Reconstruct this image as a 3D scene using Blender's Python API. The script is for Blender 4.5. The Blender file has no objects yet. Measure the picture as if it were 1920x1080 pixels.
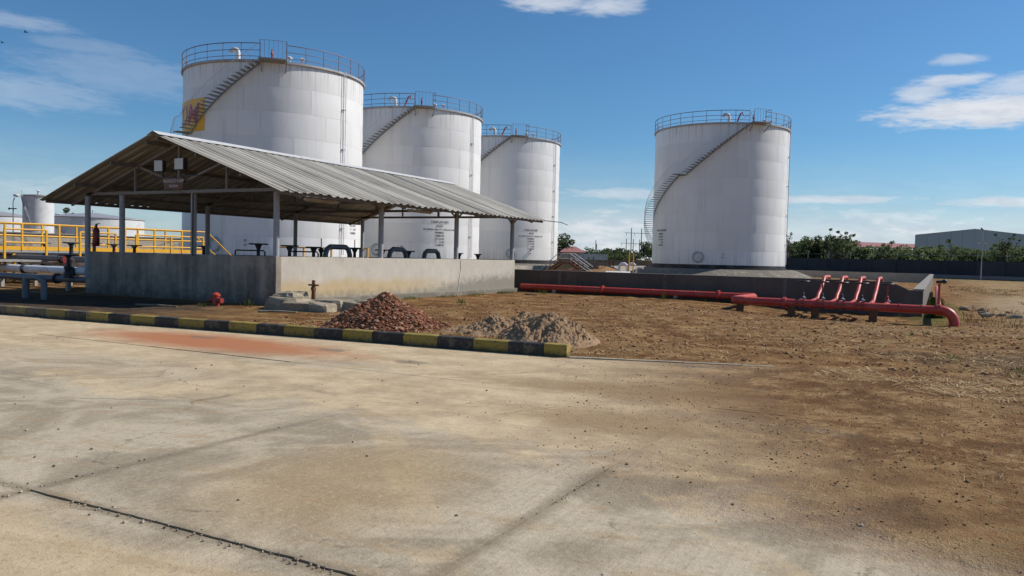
import bpy, math, random
from mathutils import Vector, Matrix, noise
from math import radians as rad, sin, cos, pi, sqrt, tan, atan2

random.seed(7)
sc = bpy.context.scene
COL = sc.collection

# ------------------------------------------------------------------ camera
CAM_H = 1.6
cam = bpy.data.cameras.new('camera')
cam.sensor_width = 36.0
cam.lens = 1500.0 / 1920.0 * 36.0
cam.clip_start = 0.1
cam.clip_end = 6000.0
camo = bpy.data.objects.new('camera', cam)
COL.objects.link(camo)
camo.matrix_world = (Matrix.Translation((0, 0, CAM_H)) @ Matrix.Rotation(rad(28.0), 4, 'Z')
                     @ Matrix.Rotation(rad(90.0 - 2.25), 4, 'X') @ Matrix.Rotation(rad(1.35), 4, 'Z'))
sc.camera = camo

# ------------------------------------------------------------------ sun direction (shared by lamp and sky)
SUN_AZ = 48.0          # degrees clockwise from +Y
SUN_EL = 40.0
SUN_STRENGTH = 4.9
SKY_STRENGTH = 0.080
sun = bpy.data.lights.new('sun', 'SUN')
sun.energy = SUN_STRENGTH
sun.angle = rad(0.53)
sun.color = (1.0, 0.95, 0.87)
suno = bpy.data.objects.new('sun', sun)
COL.objects.link(suno)
sd = Vector((sin(rad(SUN_AZ)) * cos(rad(SUN_EL)), cos(rad(SUN_AZ)) * cos(rad(SUN_EL)), sin(rad(SUN_EL))))
suno.rotation_euler = sd.to_track_quat('Z', 'Y').to_euler()
suno.location = (20, 20, 60)

sc.view_settings.view_transform = 'Standard'
sc.view_settings.look = 'None'
sc.view_settings.gamma = 1.0
sc.view_settings.exposure = 0.0
sc.view_settings.use_curve_mapping = False
sc.render.film_transparent = False
try:
    sc.cycles.use_denoising = True
    sc.cycles.use_adaptive_sampling = True
    sc.cycles.adaptive_threshold = 0.025
    sc.cycles.caustics_reflective = False
    sc.cycles.caustics_refractive = False
    sc.cycles.max_bounces = 5
    sc.cycles.diffuse_bounces = 2
    sc.cycles.glossy_bounces = 2
    sc.cycles.transparent_max_bounces = 8
except Exception:
    pass


# ------------------------------------------------------------------ node helper: arithmetic on sockets
class G:
    def __init__(self, nt):
        self.nt = nt

    def node(self, t, **kw):
        n = self.nt.nodes.new(t)
        for k, v in kw.items():
            setattr(n, k, v)
        return n

    def put(self, sock, v):
        if isinstance(v, S):
            self.nt.links.new(v.s, sock)
        elif isinstance(v, (tuple, list)):
            v = tuple(v)
            if sock.type == 'RGBA' and len(v) == 3:
                v = v + (1.0,)
            sock.default_value = v
        else:
            sock.default_value = v

    def m(self, op, a, b=None, c=None, clamp=False):
        n = self.node('ShaderNodeMath', operation=op, use_clamp=clamp)
        self.put(n.inputs[0], a)
        if b is not None:
            self.put(n.inputs[1], b)
        if c is not None:
            self.put(n.inputs[2], c)
        return S(self, n.outputs[0])

    def noise(self, vec, scale=1.0, detail=3.0, rough=0.55, dist=0.0):
        n = self.node('ShaderNodeTexNoise')
        self.put(n.inputs['Vector'], vec)
        n.inputs['Scale'].default_value = scale
        n.inputs['Detail'].default_value = detail
        n.inputs['Roughness'].default_value = rough
        n.inputs['Distortion'].default_value = dist
        return S(self, n.outputs['Fac'])

    def vor(self, vec, scale=1.0, feature='F1', out='Distance'):
        n = self.node('ShaderNodeTexVoronoi', feature=feature)
        self.put(n.inputs['Vector'], vec)
        n.inputs['Scale'].default_value = scale
        return S(self, n.outputs[out])

    def comb(self, x, y, z):
        n = self.node('ShaderNodeCombineXYZ')
        self.put(n.inputs[0], x)
        self.put(n.inputs[1], y)
        self.put(n.inputs[2], z)
        return S(self, n.outputs[0])

    def sep(self, v):
        n = self.node('ShaderNodeSeparateXYZ')
        self.put(n.inputs[0], v)
        return S(self, n.outputs[0]), S(self, n.outputs[1]), S(self, n.outputs[2])

    def ss(self, v, lo, hi):
        n = self.node('ShaderNodeMapRange', interpolation_type='SMOOTHSTEP')
        self.put(n.inputs['Value'], v)
        self.put(n.inputs['From Min'], lo)
        self.put(n.inputs['From Max'], hi)
        return S(self, n.outputs['Result'])

    def mix(self, f, a, b):
        n = self.node('ShaderNodeMix', data_type='RGBA', blend_type='MIX')
        self.put(n.inputs[0], f)
        self.put(n.inputs[6], a)
        self.put(n.inputs[7], b)
        return S(self, n.outputs[2])

    def mul(self, c, f):
        n = self.node('ShaderNodeMix', data_type='RGBA', blend_type='MULTIPLY')
        n.inputs[0].default_value = 1.0
        self.put(n.inputs[6], c)
        if isinstance(f, S):
            cc = self.node('ShaderNodeCombineColor')
            for i in range(3):
                self.put(cc.inputs[i], f)
            f = S(self, cc.outputs[0])
        else:
            f = (f, f, f)
        self.put(n.inputs[7], f)
        return S(self, n.outputs[2])

    def bump(self, h, strength=0.3, dist=0.02):
        n = self.node('ShaderNodeBump')
        n.inputs['Strength'].default_value = strength
        n.inputs['Distance'].default_value = dist
        self.put(n.inputs['Height'], h)
        return S(self, n.outputs[0])

    def pos(self):
        return S(self, self.node('ShaderNodeNewGeometry').outputs['Position'])

    def objco(self):
        return S(self, self.node('ShaderNodeTexCoord').outputs['Object'])

    def orand(self):
        return S(self, self.node('ShaderNodeObjectInfo').outputs['Random'])

    def irand(self):
        return S(self, self.node('ShaderNodeNewGeometry').outputs['Random Per Island'])

    def ell(self, x, y, cx, cy, rx, ry, soft=0.4, wob=0.0):
        dx = (x - cx) / rx
        dy = (y - cy) / ry
        d = self.m('SQRT', dx * dx + dy * dy) + wob
        return self.ss(d, 1.0 + soft, 1.0 - soft)


class S:
    def __init__(self, g, s):
        self.g, self.s = g, s

    def __add__(self, o): return self.g.m('ADD', self, o)
    def __radd__(self, o): return self.g.m('ADD', o, self)
    def __sub__(self, o): return self.g.m('SUBTRACT', self, o)
    def __rsub__(self, o): return self.g.m('SUBTRACT', o, self)
    def __mul__(self, o): return self.g.m('MULTIPLY', self, o)
    def __rmul__(self, o): return self.g.m('MULTIPLY', o, self)
    def __truediv__(self, o): return self.g.m('DIVIDE', self, o)


# ------------------------------------------------------------------ world: sky with clouds, by direction
world = bpy.data.worlds.new('World')
sc.world = world
world.use_nodes = True
wt = world.node_tree
g = G(wt)
sky = g.node('ShaderNodeTexSky', sky_type='NISHITA', sun_disc=False)
sky.sun_elevation = rad(SUN_EL)
sky.sun_rotation = rad(SUN_AZ)
sky.altitude = 0.0
sky.air_density = 1.0
sky.dust_density = 0.3
sky.ozone_density = 2.6
bgn = wt.nodes['Background']
dvec = S(g, g.node('ShaderNodeTexCoord').outputs['Generated'])
dx, dy, dz = g.sep(dvec)
az = g.m('ARCTAN2', dx, dy) * (180.0 / pi)
el = g.m('ARCSINE', g.m('MAXIMUM', g.m('MINIMUM', dz, 1.0), -1.0)) * (180.0 / pi)
# streaky cloud noise: azimuth compressed, elevation stretched
cv = g.comb(az * 0.16 + el * 0.10, el * 0.62, 0.0)
cn = g.noise(cv, 1.0, 8.0, 0.62, 0.35)
cn2 = g.noise(g.comb(az * 0.45 + el * 0.25, el * 1.5, 3.3), 1.0, 6.0, 0.6, 0.3)
cn3 = g.noise(g.comb(az * 0.9 + el * 0.9, el * 4.2, 7.7), 1.0, 6.0, 0.62, 0.2)
wob = (cn2 - 0.5) * 1.5 + (cn - 0.5) * 0.6 + (cn3 - 0.5) * 1.3


def cloud(cx, cy, rx, ry, amt, soft=0.55):
    return g.ell(az, el, cx, cy, rx, ry, soft, wob) * amt


den = cloud(2.4, 9.5, 5.2, 0.85, 0.97, 0.45)
for c in [(0.6, 12.7, 1.3, 0.28, 0.5), (0.3, 11.5, 1.9, 0.32, 0.75), (-1.5, 10.8, 1.2, 0.55, 0.7), (4.2, 10.9, 2.0, 0.6, 0.6),
          (-26.0, 17.5, 2.4, 0.6, 0.7), (-21.6, 17.2, 2.0, 0.5, 0.65), (-54.5, 10.9, 4.5, 1.2, 0.18), (-60.0, 9.2, 4.6, 1.0, 0.26),
          (-60.5, 13.2, 3.2, 0.4, 0.28), (-56.0, 12.3, 3.0, 0.4, 0.17), (-57.0, 3.0, 7.0, 1.4, 0.45)]:
    den = g.m('MAXIMUM', den, cloud(*c))
east = g.ss(az, -34.0, -22.0) * g.ss(az, 70.0, 40.0)
# low band of cumulus and streaks above the horizon, all round
lowb = g.ss(el, 5.0, 2.2) * g.ss(cn + (cn2 - 0.5) * 0.45, 0.36, 0.58) * 0.9
lowb2 = g.m('MAXIMUM', g.ell(az, el, -7.0, 4.25, 5.5, 0.28, 0.6, wob) * 0.75, g.m('MAXIMUM', g.ell(az, el, 4.5, 4.0, 4.0, 0.35, 0.6, wob) * 0.8, g.ell(az, el, -20.0, 4.6, 4.0, 0.4, 0.6, wob) * 0.6))
lowb = lowb * (east * 0.75 + 0.25)
hazeb = g.ss(el, 9.0, 0.0) * 0.40 + g.ss(el + (cn2 - 0.5) * 2.5, 4.2, 1.8) * east * (0.42 + (cn - 0.5) * 0.7)
# sparse clouds elsewhere so that the sky goes on outside the frame
oth = g.ss(cn, 0.56, 0.74) * g.ss(el, 17.5, 26.0) * 0.7
den = g.m('MAXIMUM', g.m('MAXIMUM', den, lowb), g.m('MAXIMUM', g.m('MAXIMUM', lowb2, hazeb), oth))
shade = g.ss(cn2, 0.25, 0.75)
ccol = g.mix(shade, (7.4, 8.1, 9.3), (10.2, 10.5, 10.9))
gn = g.node('ShaderNodeMix', data_type='RGBA', blend_type='MULTIPLY')
gn.inputs[0].default_value = 1.0
g.put(gn.inputs[6], S(g, sky.outputs[0]))
gn.inputs[7].default_value = (0.60, 0.97, 1.24, 1.0)          # camera white balance of the blue
skyc = g.mix(den, S(g, gn.outputs[2]), ccol)
g.put(bgn.inputs[0], skyc)
bgn.inputs[1].default_value = SKY_STRENGTH

# ------------------------------------------------------------------ materials
MATS = {}


def mat(name, fn):
    if name in MATS:
        return MATS[name]
    m = bpy.data.materials.new(name)
    m.use_nodes = True
    nt = m.node_tree
    b = nt.nodes['Principled BSDF']
    gg = G(nt)
    r = fn(gg)
    gg.put(b.inputs['Base Color'], r['c'])
    gg.put(b.inputs['Roughness'], r.get('r', 0.8))
    if 'metal' in r:
        gg.put(b.inputs['Metallic'], r['metal'])
    if 'spec' in r:
        b.inputs['Specular IOR Level'].default_value = r['spec']
    if 'n' in r:
        gg.put(b.inputs['Normal'], r['n'])
    MATS[name] = m
    return m


def paint(name, col, rough=0.5, var=0.18, scale=3.0, dirt=(0.10, 0.08, 0.06), dirt_amt=0.35, spec=0.4, edge=0.62):
    def fn(q):
        p = q.pos()
        n = q.noise(p, scale, 5.0, 0.6)
        n2 = q.noise(p, scale * 7.0, 3.0, 0.6)
        c = q.mul(col, (n - 0.5) * (2 * var) + 1.0)
        d = q.ss(n * 0.6 + n2 * 0.4, edge, edge - 0.14)
        d = (1.0 - d) * dirt_amt
        c = q.mix(d, c, dirt)
        return dict(c=c, r=rough, spec=spec, n=q.bump(n2, 0.15, 0.004))
    return mat(name, fn)


def tank_fn(q):
    p = q.pos()
    x, y, z = q.sep(p)
    o = q.orand()
    st = q.noise(q.comb(x * 1.6, y * 1.6, z * 0.07), 1.0, 6.0, 0.62)
    st2 = q.noise(q.comb(x * 6.0, y * 6.0, z * 0.22), 1.0, 4.0, 0.6)
    big = q.noise(p, 0.22, 4.0, 0.55)
    c = q.mul((0.79, 0.775, 0.755), 0.92 + o * 0.10)
    c = q.mul(c, (big - 0.5) * 0.16 + 1.0)
    d = q.ss(st * 0.55 + st2 * 0.45, 0.50, 0.74) * 0.38
    c = q.mix(d, c, (0.42, 0.395, 0.36))
    top = q.ss(z, 12.2, 14.3) * q.ss(st2, 0.46, 0.66) * 0.4
    c = q.mix(top, c, (0.33, 0.27, 0.21))
    low = q.ss(z, 3.2, 0.8) * q.ss(st2, 0.42, 0.7) * 0.35
    c = q.mix(low, c, (0.30, 0.25, 0.2))
    return dict(c=c, r=0.42, spec=0.45, n=q.bump(q.noise(p, 0.5, 2.0, 0.5), 0.25, 0.08))


M_TANK = mat('tank_white_paint', tank_fn)
M_TANKTRIM = paint('tank_trim_grey', (0.40, 0.40, 0.41), 0.6, 0.2, 1.0, (0.12, 0.09, 0.07), 0.5)
M_RAIL = paint('rail_blue_grey', (0.17, 0.19, 0.25), 0.55, 0.3, 1.5, (0.16, 0.06, 0.04), 0.6, edge=0.58)
M_STEELW = paint('steel_white', (0.62, 0.63, 0.65), 0.5, 0.15, 2.0)
M_STAIR = paint('stair_steel', (0.30, 0.295, 0.285), 0.6, 0.25, 2.0)
M_BLACK = paint('black_bitumen', (0.018, 0.018, 0.02), 0.6, 0.3, 1.2, (0.10, 0.09, 0.085), 0.55, edge=0.60)
M_POST = paint('post_grey_paint', (0.33, 0.345, 0.37), 0.55, 0.15, 2.0, (0.16, 0.10, 0.07), 0.35)
M_TRUSS = paint('truss_steel', (0.17, 0.15, 0.13), 0.65, 0.25, 2.0, (0.12, 0.06, 0.04), 0.5)
M_TRUSSF = paint('gable_truss_steel', (0.21, 0.195, 0.18), 0.65, 0.25, 2.0, (0.12, 0.07, 0.05), 0.5)
M_RED = paint('fire_red_paint', (0.48, 0.050, 0.036), 0.45, 0.16, 1.3, (0.42, 0.12, 0.085), 0.5, spec=0.4, edge=0.57)
M_REDTRIM = paint('red_trim', (0.30, 0.035, 0.03), 0.5, 0.2, 4.0)
M_YEL = paint('yellow_rail_paint', (0.72, 0.37, 0.025), 0.45, 0.12, 2.0, (0.25, 0.12, 0.04), 0.4, edge=0.64)
M_PIPEW = paint('pipe_silver_white', (0.80, 0.80, 0.79), 0.4, 0.15, 1.5, (0.2, 0.17, 0.14), 0.4)
M_PIPEG = paint('pipe_grey', (0.14, 0.145, 0.16), 0.45, 0.15, 1.5, (0.12, 0.10, 0.09), 0.4)
M_DARK = paint('dark_cast_iron', (0.035, 0.037, 0.042), 0.55, 0.3, 3.0, (0.10, 0.05, 0.03), 0.4)
M_RUST = paint('rusty_steel', (0.17, 0.075, 0.035), 0.85, 0.35, 3.0, (0.08, 0.04, 0.025), 0.5)
M_LAMP = paint('lamp_face', (0.58, 0.57, 0.57), 0.35, 0.05, 4.0, dirt_amt=0.1)
M_SIGN = paint('sign_board_maroon', (0.13, 0.055, 0.045), 0.6, 0.25, 5.0, (0.2, 0.16, 0.14), 0.4)
M_SIGNTXT = paint('sign_letters', (0.48, 0.45, 0.42), 0.6, 0.2, 20.0)
M_TXT = paint('stencil_black', (0.03, 0.03, 0.035), 0.6, 0.4, 30.0, (0.3, 0.3, 0.3), 0.3)
M_LOGOY = paint('logo_yellow', (0.88, 0.47, 0.015), 0.45, 0.1, 1.0, (0.5, 0.28, 0.05), 0.3)
M_LOGOR = paint('logo_red', (0.50, 0.05, 0.06), 0.45, 0.12, 1.0)
M_LOGOW = paint('logo_white', (0.70, 0.66, 0.60), 0.45, 0.1, 1.0)


def wall_fn(q):
    p = q.pos()
    x, y, z = q.sep(p)
    n = q.noise(p, 0.8, 5.0, 0.6)
    n2 = q.noise(p, 5.0, 5.0, 0.65)
    n3 = q.noise(p, 28.0, 3.0, 0.6)
    st = q.noise(q.comb(x * 2.2, y * 2.2, z * 0.2), 1.0, 5.0, 0.6)
    c = q.mix(n, (0.40, 0.36, 0.305), (0.56, 0.51, 0.44))
    c = q.mul(c, (n2 - 0.5) * 0.28 + 1.0)
    c = q.mul(c, (st - 0.5) * 0.25 + 1.0)
    # ochre damp band low on the wall, fading towards the far end
    band = q.ss(z + (n - 0.5) * 0.5, 0.92, 0.62) * q.ss(z, 0.15, 0.42)
    c = q.mix(band * q.ss(y, 27.0, 20.5) * 0.6, c, (0.46, 0.31, 0.115))
    # grey moss stain near the foot and at the far end
    ms = q.ss(z + (n2 - 0.5) * 0.7 - q.ss(y, 22.0, 29.0) * 0.45, 0.56, 0.12)
    c = q.mix(ms * 0.72, c, (0.17, 0.155, 0.125))
    # dark drip marks below the coping
    dr = q.ss(z, 1.05, 1.45) * q.ss(st, 0.52, 0.72) * 0.4
    c = q.mix(dr, c, (0.20, 0.18, 0.16))
    return dict(c=c, r=0.92, spec=0.2, n=q.bump(n2 * 0.6 + n3 * 0.4, 0.35, 0.012))


M_WALL = mat('weathered_plaster', wall_fn)


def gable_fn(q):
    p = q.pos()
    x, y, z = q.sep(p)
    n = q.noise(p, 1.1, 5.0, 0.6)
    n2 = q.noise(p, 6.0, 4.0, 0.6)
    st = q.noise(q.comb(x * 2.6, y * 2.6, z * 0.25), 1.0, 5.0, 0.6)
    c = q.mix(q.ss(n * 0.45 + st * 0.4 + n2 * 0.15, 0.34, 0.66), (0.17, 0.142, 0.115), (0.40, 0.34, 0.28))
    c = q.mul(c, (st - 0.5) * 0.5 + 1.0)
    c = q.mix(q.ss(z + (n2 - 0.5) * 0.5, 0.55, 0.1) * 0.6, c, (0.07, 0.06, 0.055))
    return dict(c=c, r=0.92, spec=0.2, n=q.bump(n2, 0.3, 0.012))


M_GABLE = mat('dark_mottled_plaster', gable_fn)  # darker, more mottled plaster than the side wall, darkest towards the foot


def bund_fn(q):
    p = q.pos()
    x, y, z = q.sep(p)
    n = q.noise(p, 0.7, 5.0, 0.62)
    n2 = q.noise(p, 4.5, 5.0, 0.65)
    st = q.noise(q.comb(x * 1.4, y * 1.4, z * 0.15), 1.0, 5.0, 0.62)
    c = q.mix(n, (0.060, 0.050, 0.043), (0.20, 0.168, 0.138))
    c = q.mix(q.ss(st * 0.6 + n2 * 0.4, 0.50, 0.70) * 0.7, c, (0.19, 0.165, 0.14))
    # pale lime runs at the cast joints (every 4.6 m)
    jx = q.m('ABSOLUTE', q.m('PINGPONG', x + 5.0, 2.3) + (n2 - 0.5) * 0.16)
    c = q.mix(q.ss(jx, 0.10, 0.0) * q.ss(n2, 0.3, 0.6) * 0.55, c, (0.30, 0.28, 0.26))
    return dict(c=c, r=0.9, spec=0.15, n=q.bump(n2, 0.3, 0.015))


M_BUND = mat('bund_tarred_concrete', bund_fn)


def conc_fn(q):
    p = q.pos()
    n = q.noise(p, 0.9, 5.0, 0.6)
    n2 = q.noise(p, 7.0, 5.0, 0.65)
    c = q.mix(n, (0.26, 0.235, 0.20), (0.46, 0.42, 0.36))
    c = q.mix(q.ss(n2, 0.5, 0.68) * 0.6, c, (0.10, 0.09, 0.08))
    return dict(c=c, r=0.9, spec=0.2, n=q.bump(n2, 0.4, 0.015))


M_CONC = mat('weathered_concrete', conc_fn)
M_PAD = paint('pad_concrete', (0.32, 0.28, 0.22), 0.9, 0.35, 0.8, (0.06, 0.055, 0.05), 0.6, spec=0.2, edge=0.52)
M_PLINTH = paint('plinth_concrete', (0.27, 0.24, 0.195), 0.92, 0.35, 1.6, (0.10, 0.09, 0.07), 0.6, spec=0.15, edge=0.54)
M_LUMP = paint('broken_concrete', (0.40, 0.335, 0.245), 0.95, 0.25, 3.0, (0.16, 0.13, 0.09), 0.6, spec=0.1, edge=0.56)
M_COPING = paint('bund_coping', (0.34, 0.31, 0.27), 0.9, 0.25, 3.0, (0.09, 0.08, 0.07), 0.5, spec=0.2, edge=0.56)


def roof_fn(q):
    p = q.pos()
    x, y, z = q.sep(p)
    o = q.orand()
    n = q.noise(p, 0.9, 5.0, 0.6)
    n2 = q.noise(p, 9.0, 4.0, 0.65)
    st = q.noise(q.comb(x * 0.5, y * 5.0, 0.0), 1.0, 5.0, 0.6)
    c = q.mix(o, (0.32, 0.295, 0.25), (0.49, 0.455, 0.39))
    c = q.mul(c, (n - 0.5) * 0.3 + 1.0)
    c = q.mix(q.ss(st, 0.50, 0.68) * 0.55, c, (0.15, 0.125, 0.095))
    c = q.mix(q.ss(n2 * 0.5 + n * 0.5, 0.55, 0.65) * 0.4, c, (0.24, 0.15, 0.09))
    return dict(c=c, r=0.7, spec=0.35, n=q.bump(n2, 0.2, 0.008))


M_ROOF = mat('weathered_corrugated_sheet', roof_fn)
M_RIDGE = paint('ridge_cap_pale', (0.55, 0.55, 0.54), 0.55, 0.15, 2.0, (0.3, 0.28, 0.25), 0.4)


def kerb_fn(col):
    def fn(q):
        p = q.pos()
        x, y, z = q.sep(p)
        n = q.noise(p, 5.0, 5.0, 0.65)
        n2 = q.noise(p, 22.0, 4.0, 0.6)
        o = q.orand()
        c = q.mul(col, 0.75 + o * 0.4)
        c = q.mix(q.ss(n * 0.7 + n2 * 0.3, 0.50, 0.63) * (0.3 + o * 0.6) + q.ss(x, -15.5, -18.5) * 0.55 + 0.12, c, (0.20, 0.16, 0.105))
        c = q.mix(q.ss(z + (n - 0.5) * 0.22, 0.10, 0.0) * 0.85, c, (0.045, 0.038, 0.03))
        c = q.mix(q.ss(n2 * 0.6 + n * 0.4, 0.54, 0.64) * 0.7, c, (0.05, 0.045, 0.035))
        return dict(c=c, r=0.75, spec=0.3, n=q.bump(n + n2, 0.4, 0.012))
    return fn


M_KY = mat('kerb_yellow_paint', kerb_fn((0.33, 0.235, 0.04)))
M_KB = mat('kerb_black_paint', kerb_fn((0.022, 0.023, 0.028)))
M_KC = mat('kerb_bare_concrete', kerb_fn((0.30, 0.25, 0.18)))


def dirt_color(q, x, y, p):
    n1 = q.noise(p, 0.28, 4.0, 0.62)
    n2 = q.noise(p, 1.5, 5.0, 0.68)
    n3 = q.noise(p, 9.0, 4.0, 0.72)
    n4 = q.noise(p, 48.0, 3.0, 0.75)
    c = q.mix(q.ss(n1 * 0.4 + n2 * 0.6, 0.40, 0.60), (0.145, 0.070, 0.030), (0.30, 0.168, 0.072))
    # dry straw ground between yard edge and bund
    dry = q.ss(n2 * 0.45 + n3 * 0.55, 0.50, 0.60)
    c = q.mix(dry * 0.55, c, (0.40, 0.275, 0.135))
    # dark damp soil with thin weeds
    dk = q.ss(n1 + (n3 - 0.5) * 0.5, 0.52, 0.68)
    c = q.mix(dk * 0.55, c, (0.085, 0.055, 0.030))
    c = q.mul(c, (n3 - 0.5) * 0.95 + 1.0)
    c = q.mul(c, (n4 - 0.5) * 0.9 + 1.0)
    return c, n1, n2, n3, n4


def dust_color(q, n1, n2, n3, n4):
    c = q.mix(q.ss(n2, 0.35, 0.65), (0.50, 0.365, 0.215), (0.64, 0.495, 0.31))
    c = q.mul(c, (n3 - 0.5) * 0.25 + 1.0)
    return q.mul(c, (n4 - 0.5) * 0.35 + 1.0)


def yard_layers(q, shared=None):
    """colour of the yard at a world position: bare concrete, tan dust, brown soil, red laterite dust"""
    p = q.pos()
    x, y, z = q.sep(p)
    soil, n1, n2, n3, n4 = shared or dirt_color(q, x, y, p)
    dust = dust_color(q, n1, n2, n3, n4)
    br = q.noise(q.comb(x * 26.0, y * 1.3, 0.0), 1.0, 2.0, 0.6)
    bl = q.noise(p, 0.75, 3.0, 0.7, 0.8)
    con = q.mix(q.ss(bl, 0.40, 0.60), (0.32, 0.265, 0.188), (0.49, 0.41, 0.295))
    con = q.mul(con, (br - 0.5) * 0.38 + 1.0)
    con = q.mul(con, (n4 - 0.5) * 0.75 + 1.0)
    con = q.mul(con, (n3 - 0.5) * 0.22 + 1.0)
    # dust mask: thick beyond y = 6, patchy nearer
    w = (n1 - 0.5) * 2.2 + (n2 - 0.5) * 1.3
    far = q.ss(y + w * 1.6 + q.ss(x, -7.0, -2.0) * 0.6, 5.9, 6.7)
    near = q.ss(y + w * 0.35, 3.12, 2.7)                       # dust lying along the first joint
    sl = x * 0.72 + y * 0.69 + (n1 - 0.5) * 0.5
    tl = x * 0.69 - y * 0.72
    rip = q.m('SINE', tl * 42.0 + n2 * 5.0) * 0.25 + 0.65
    t1 = q.ss(q.m('ABSOLUTE', sl - 2.48) + (n3 - 0.5) * 0.10, 0.17, 0.11)
    t2 = q.ss(q.m('ABSOLUTE', sl - 0.80) + (n3 - 0.5) * 0.10, 0.17, 0.11)
    t3 = q.ss(q.m('ABSOLUTE', sl - 4.3) + (n3 - 0.5) * 0.10, 0.17, 0.11)
    t4 = q.ss(q.m('ABSOLUTE', x * 0.25 + y * 0.97 - 9.3 + (n1 - 0.5) * 0.6) + (n3 - 0.5) * 0.1, 0.16, 0.10)
    tyre = q.m('MAXIMUM', q.m('MAXIMUM', t1, t2 * 0.8), q.m('MAXIMUM', t3 * 0.6, t4 * 0.5)) * rip * q.ss(n2, 0.36, 0.56) * 0.75
    dm = q.m('MAXIMUM', q.m('MAXIMUM', far * (0.72 + (n2 - 0.5) * 1.2 + (n3 - 0.5) * 0.5), near * 0.75), tyre)
    och = q.ell(x, y, -3.6, 4.3, 0.8, 1.1, 0.7, w * 0.5) * 0.5
    grey = q.ell(x, y, -8.6, 8.9, 1.9, 0.5, 0.6, w * 0.45)
    grey2 = q.ell(x, y, -10.5, 7.0, 3.0, 0.7, 0.6, w * 0.45)
    dm = dm * (1.0 - q.m('MAXIMUM', grey, grey2) * 0.65)
    c = q.mix(dm, con, dust)
    c = q.mix(och, c, (0.40, 0.27, 0.13))
    # crisp grit: dark grains and pale grains
    gr_ = q.noise(p, 120.0, 2.0, 0.7)
    c = q.mix(q.ss(gr_, 0.60, 0.68) * 0.45, c, (0.17, 0.135, 0.095))
    c = q.mix(q.ss(gr_, 0.36, 0.29) * 0.35, c, (0.62, 0.54, 0.42))
    # soil film smeared in streaks
    fs_ = q.noise(q.comb(x * 1.1 + y * 0.5, y * 3.4 - x * 0.6, 0.0), 1.0, 4.0, 0.72)
    c = q.mix(q.ss(fs_, 0.52, 0.66) * 0.5, c, (0.38, 0.265, 0.15))
    c = q.mix(q.ss(fs_, 0.42, 0.30) * 0.22, c, (0.30, 0.25, 0.185))
    sp_ = q.noise(p, 24.0, 2.0, 0.8)
    c = q.mix(q.ss(sp_, 0.585, 0.63) * 0.4, c, (0.23, 0.18, 0.12))
    c = q.mix(q.ss(sp_, 0.42, 0.37) * 0.3, c, (0.58, 0.49, 0.36))
    # hairline cracks
    ck = q.vor(q.comb(x * 0.42 + (n2 - 0.5) * 0.35, y * 0.5 + (n2 - 0.5) * 0.4, 0.0), 1.0, 'DISTANCE_TO_EDGE')
    c = q.mix(q.ss(ck, 0.009, 0.003) * q.ss(n1 + (n2 - 0.5) * 0.6, 0.50, 0.62) * 0.6, c, (0.13, 0.105, 0.075))
    red = q.ell(x + y * 0.35, y, -7.6, 9.75, 2.7, 0.85, 0.55, w * 0.3)
    c = q.mix(red * (0.95 + (n3 - 0.5) * 0.7 + (n4 - 0.5) * 0.6), c, q.mul((0.41, 0.165, 0.08), (n3 - 0.5) * 0.5 + 1.0))
    # soil creeping over the yard from the right
    sm = q.ss(x + w * 0.7 + q.ss(y, 5.6, 11.0) * 2.2 - q.ss(y, 5.6, 3.4) * 6.0 + (n3 - 0.5) * 1.2, -3.4, 0.6)
    c = q.mix(sm * 0.95, c, soil)
    rub = q.m('MAXIMUM', q.ell(x, y, -3.5, 9.2, 1.9, 0.55, 0.6, w * 0.7), q.ell(x, y, -2.9, 7.4, 1.1, 0.5, 0.6, w * 0.7)) * 0.6
    c = q.mix(rub, c, (0.27, 0.17, 0.09))
    # oil and damp blotches with shapes of their own
    jl = q.m('MINIMUM', q.m('ABSOLUTE', x + 5.2 + (n2 - 0.5) * 0.12), q.m('ABSOLUTE', x + 2.15 + (n2 - 0.5) * 0.12))
    jl = q.ss(jl + (n3 - 0.5) * 0.10, 0.12, 0.0) * q.ss(y, 6.2, 5.4)
    jl = q.m('MAXIMUM', jl, q.ss(q.m('ABSOLUTE', y - 3.1) + (n3 - 0.5) * 0.12, 0.10, 0.0))
    c = q.mix(jl * 0.55, c, (0.17, 0.135, 0.095))
    ob = q.vor(q.comb(x * 0.9, y * 1.4, 0.0), 0.55)
    ob = q.ss(ob + (n2 - 0.5) * 0.30 + (n3 - 0.5) * 0.12, 0.20, 0.08) * 0.6
    c = q.mix(ob, c, (0.17, 0.145, 0.115))
    h = n3 * 0.6 + n4 * 0.5 + br * 0.25 * (1.0 - sm) + gr_ * 0.3
    return c, h * (0.24 + sm * 0.76)


def yard_fn(q):
    c, h = yard_layers(q)
    return dict(c=c, r=0.95, spec=0.06, n=q.bump(h, 0.8, 0.045))


M_YARD = mat('dusty_yard_concrete', yard_fn)


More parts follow.
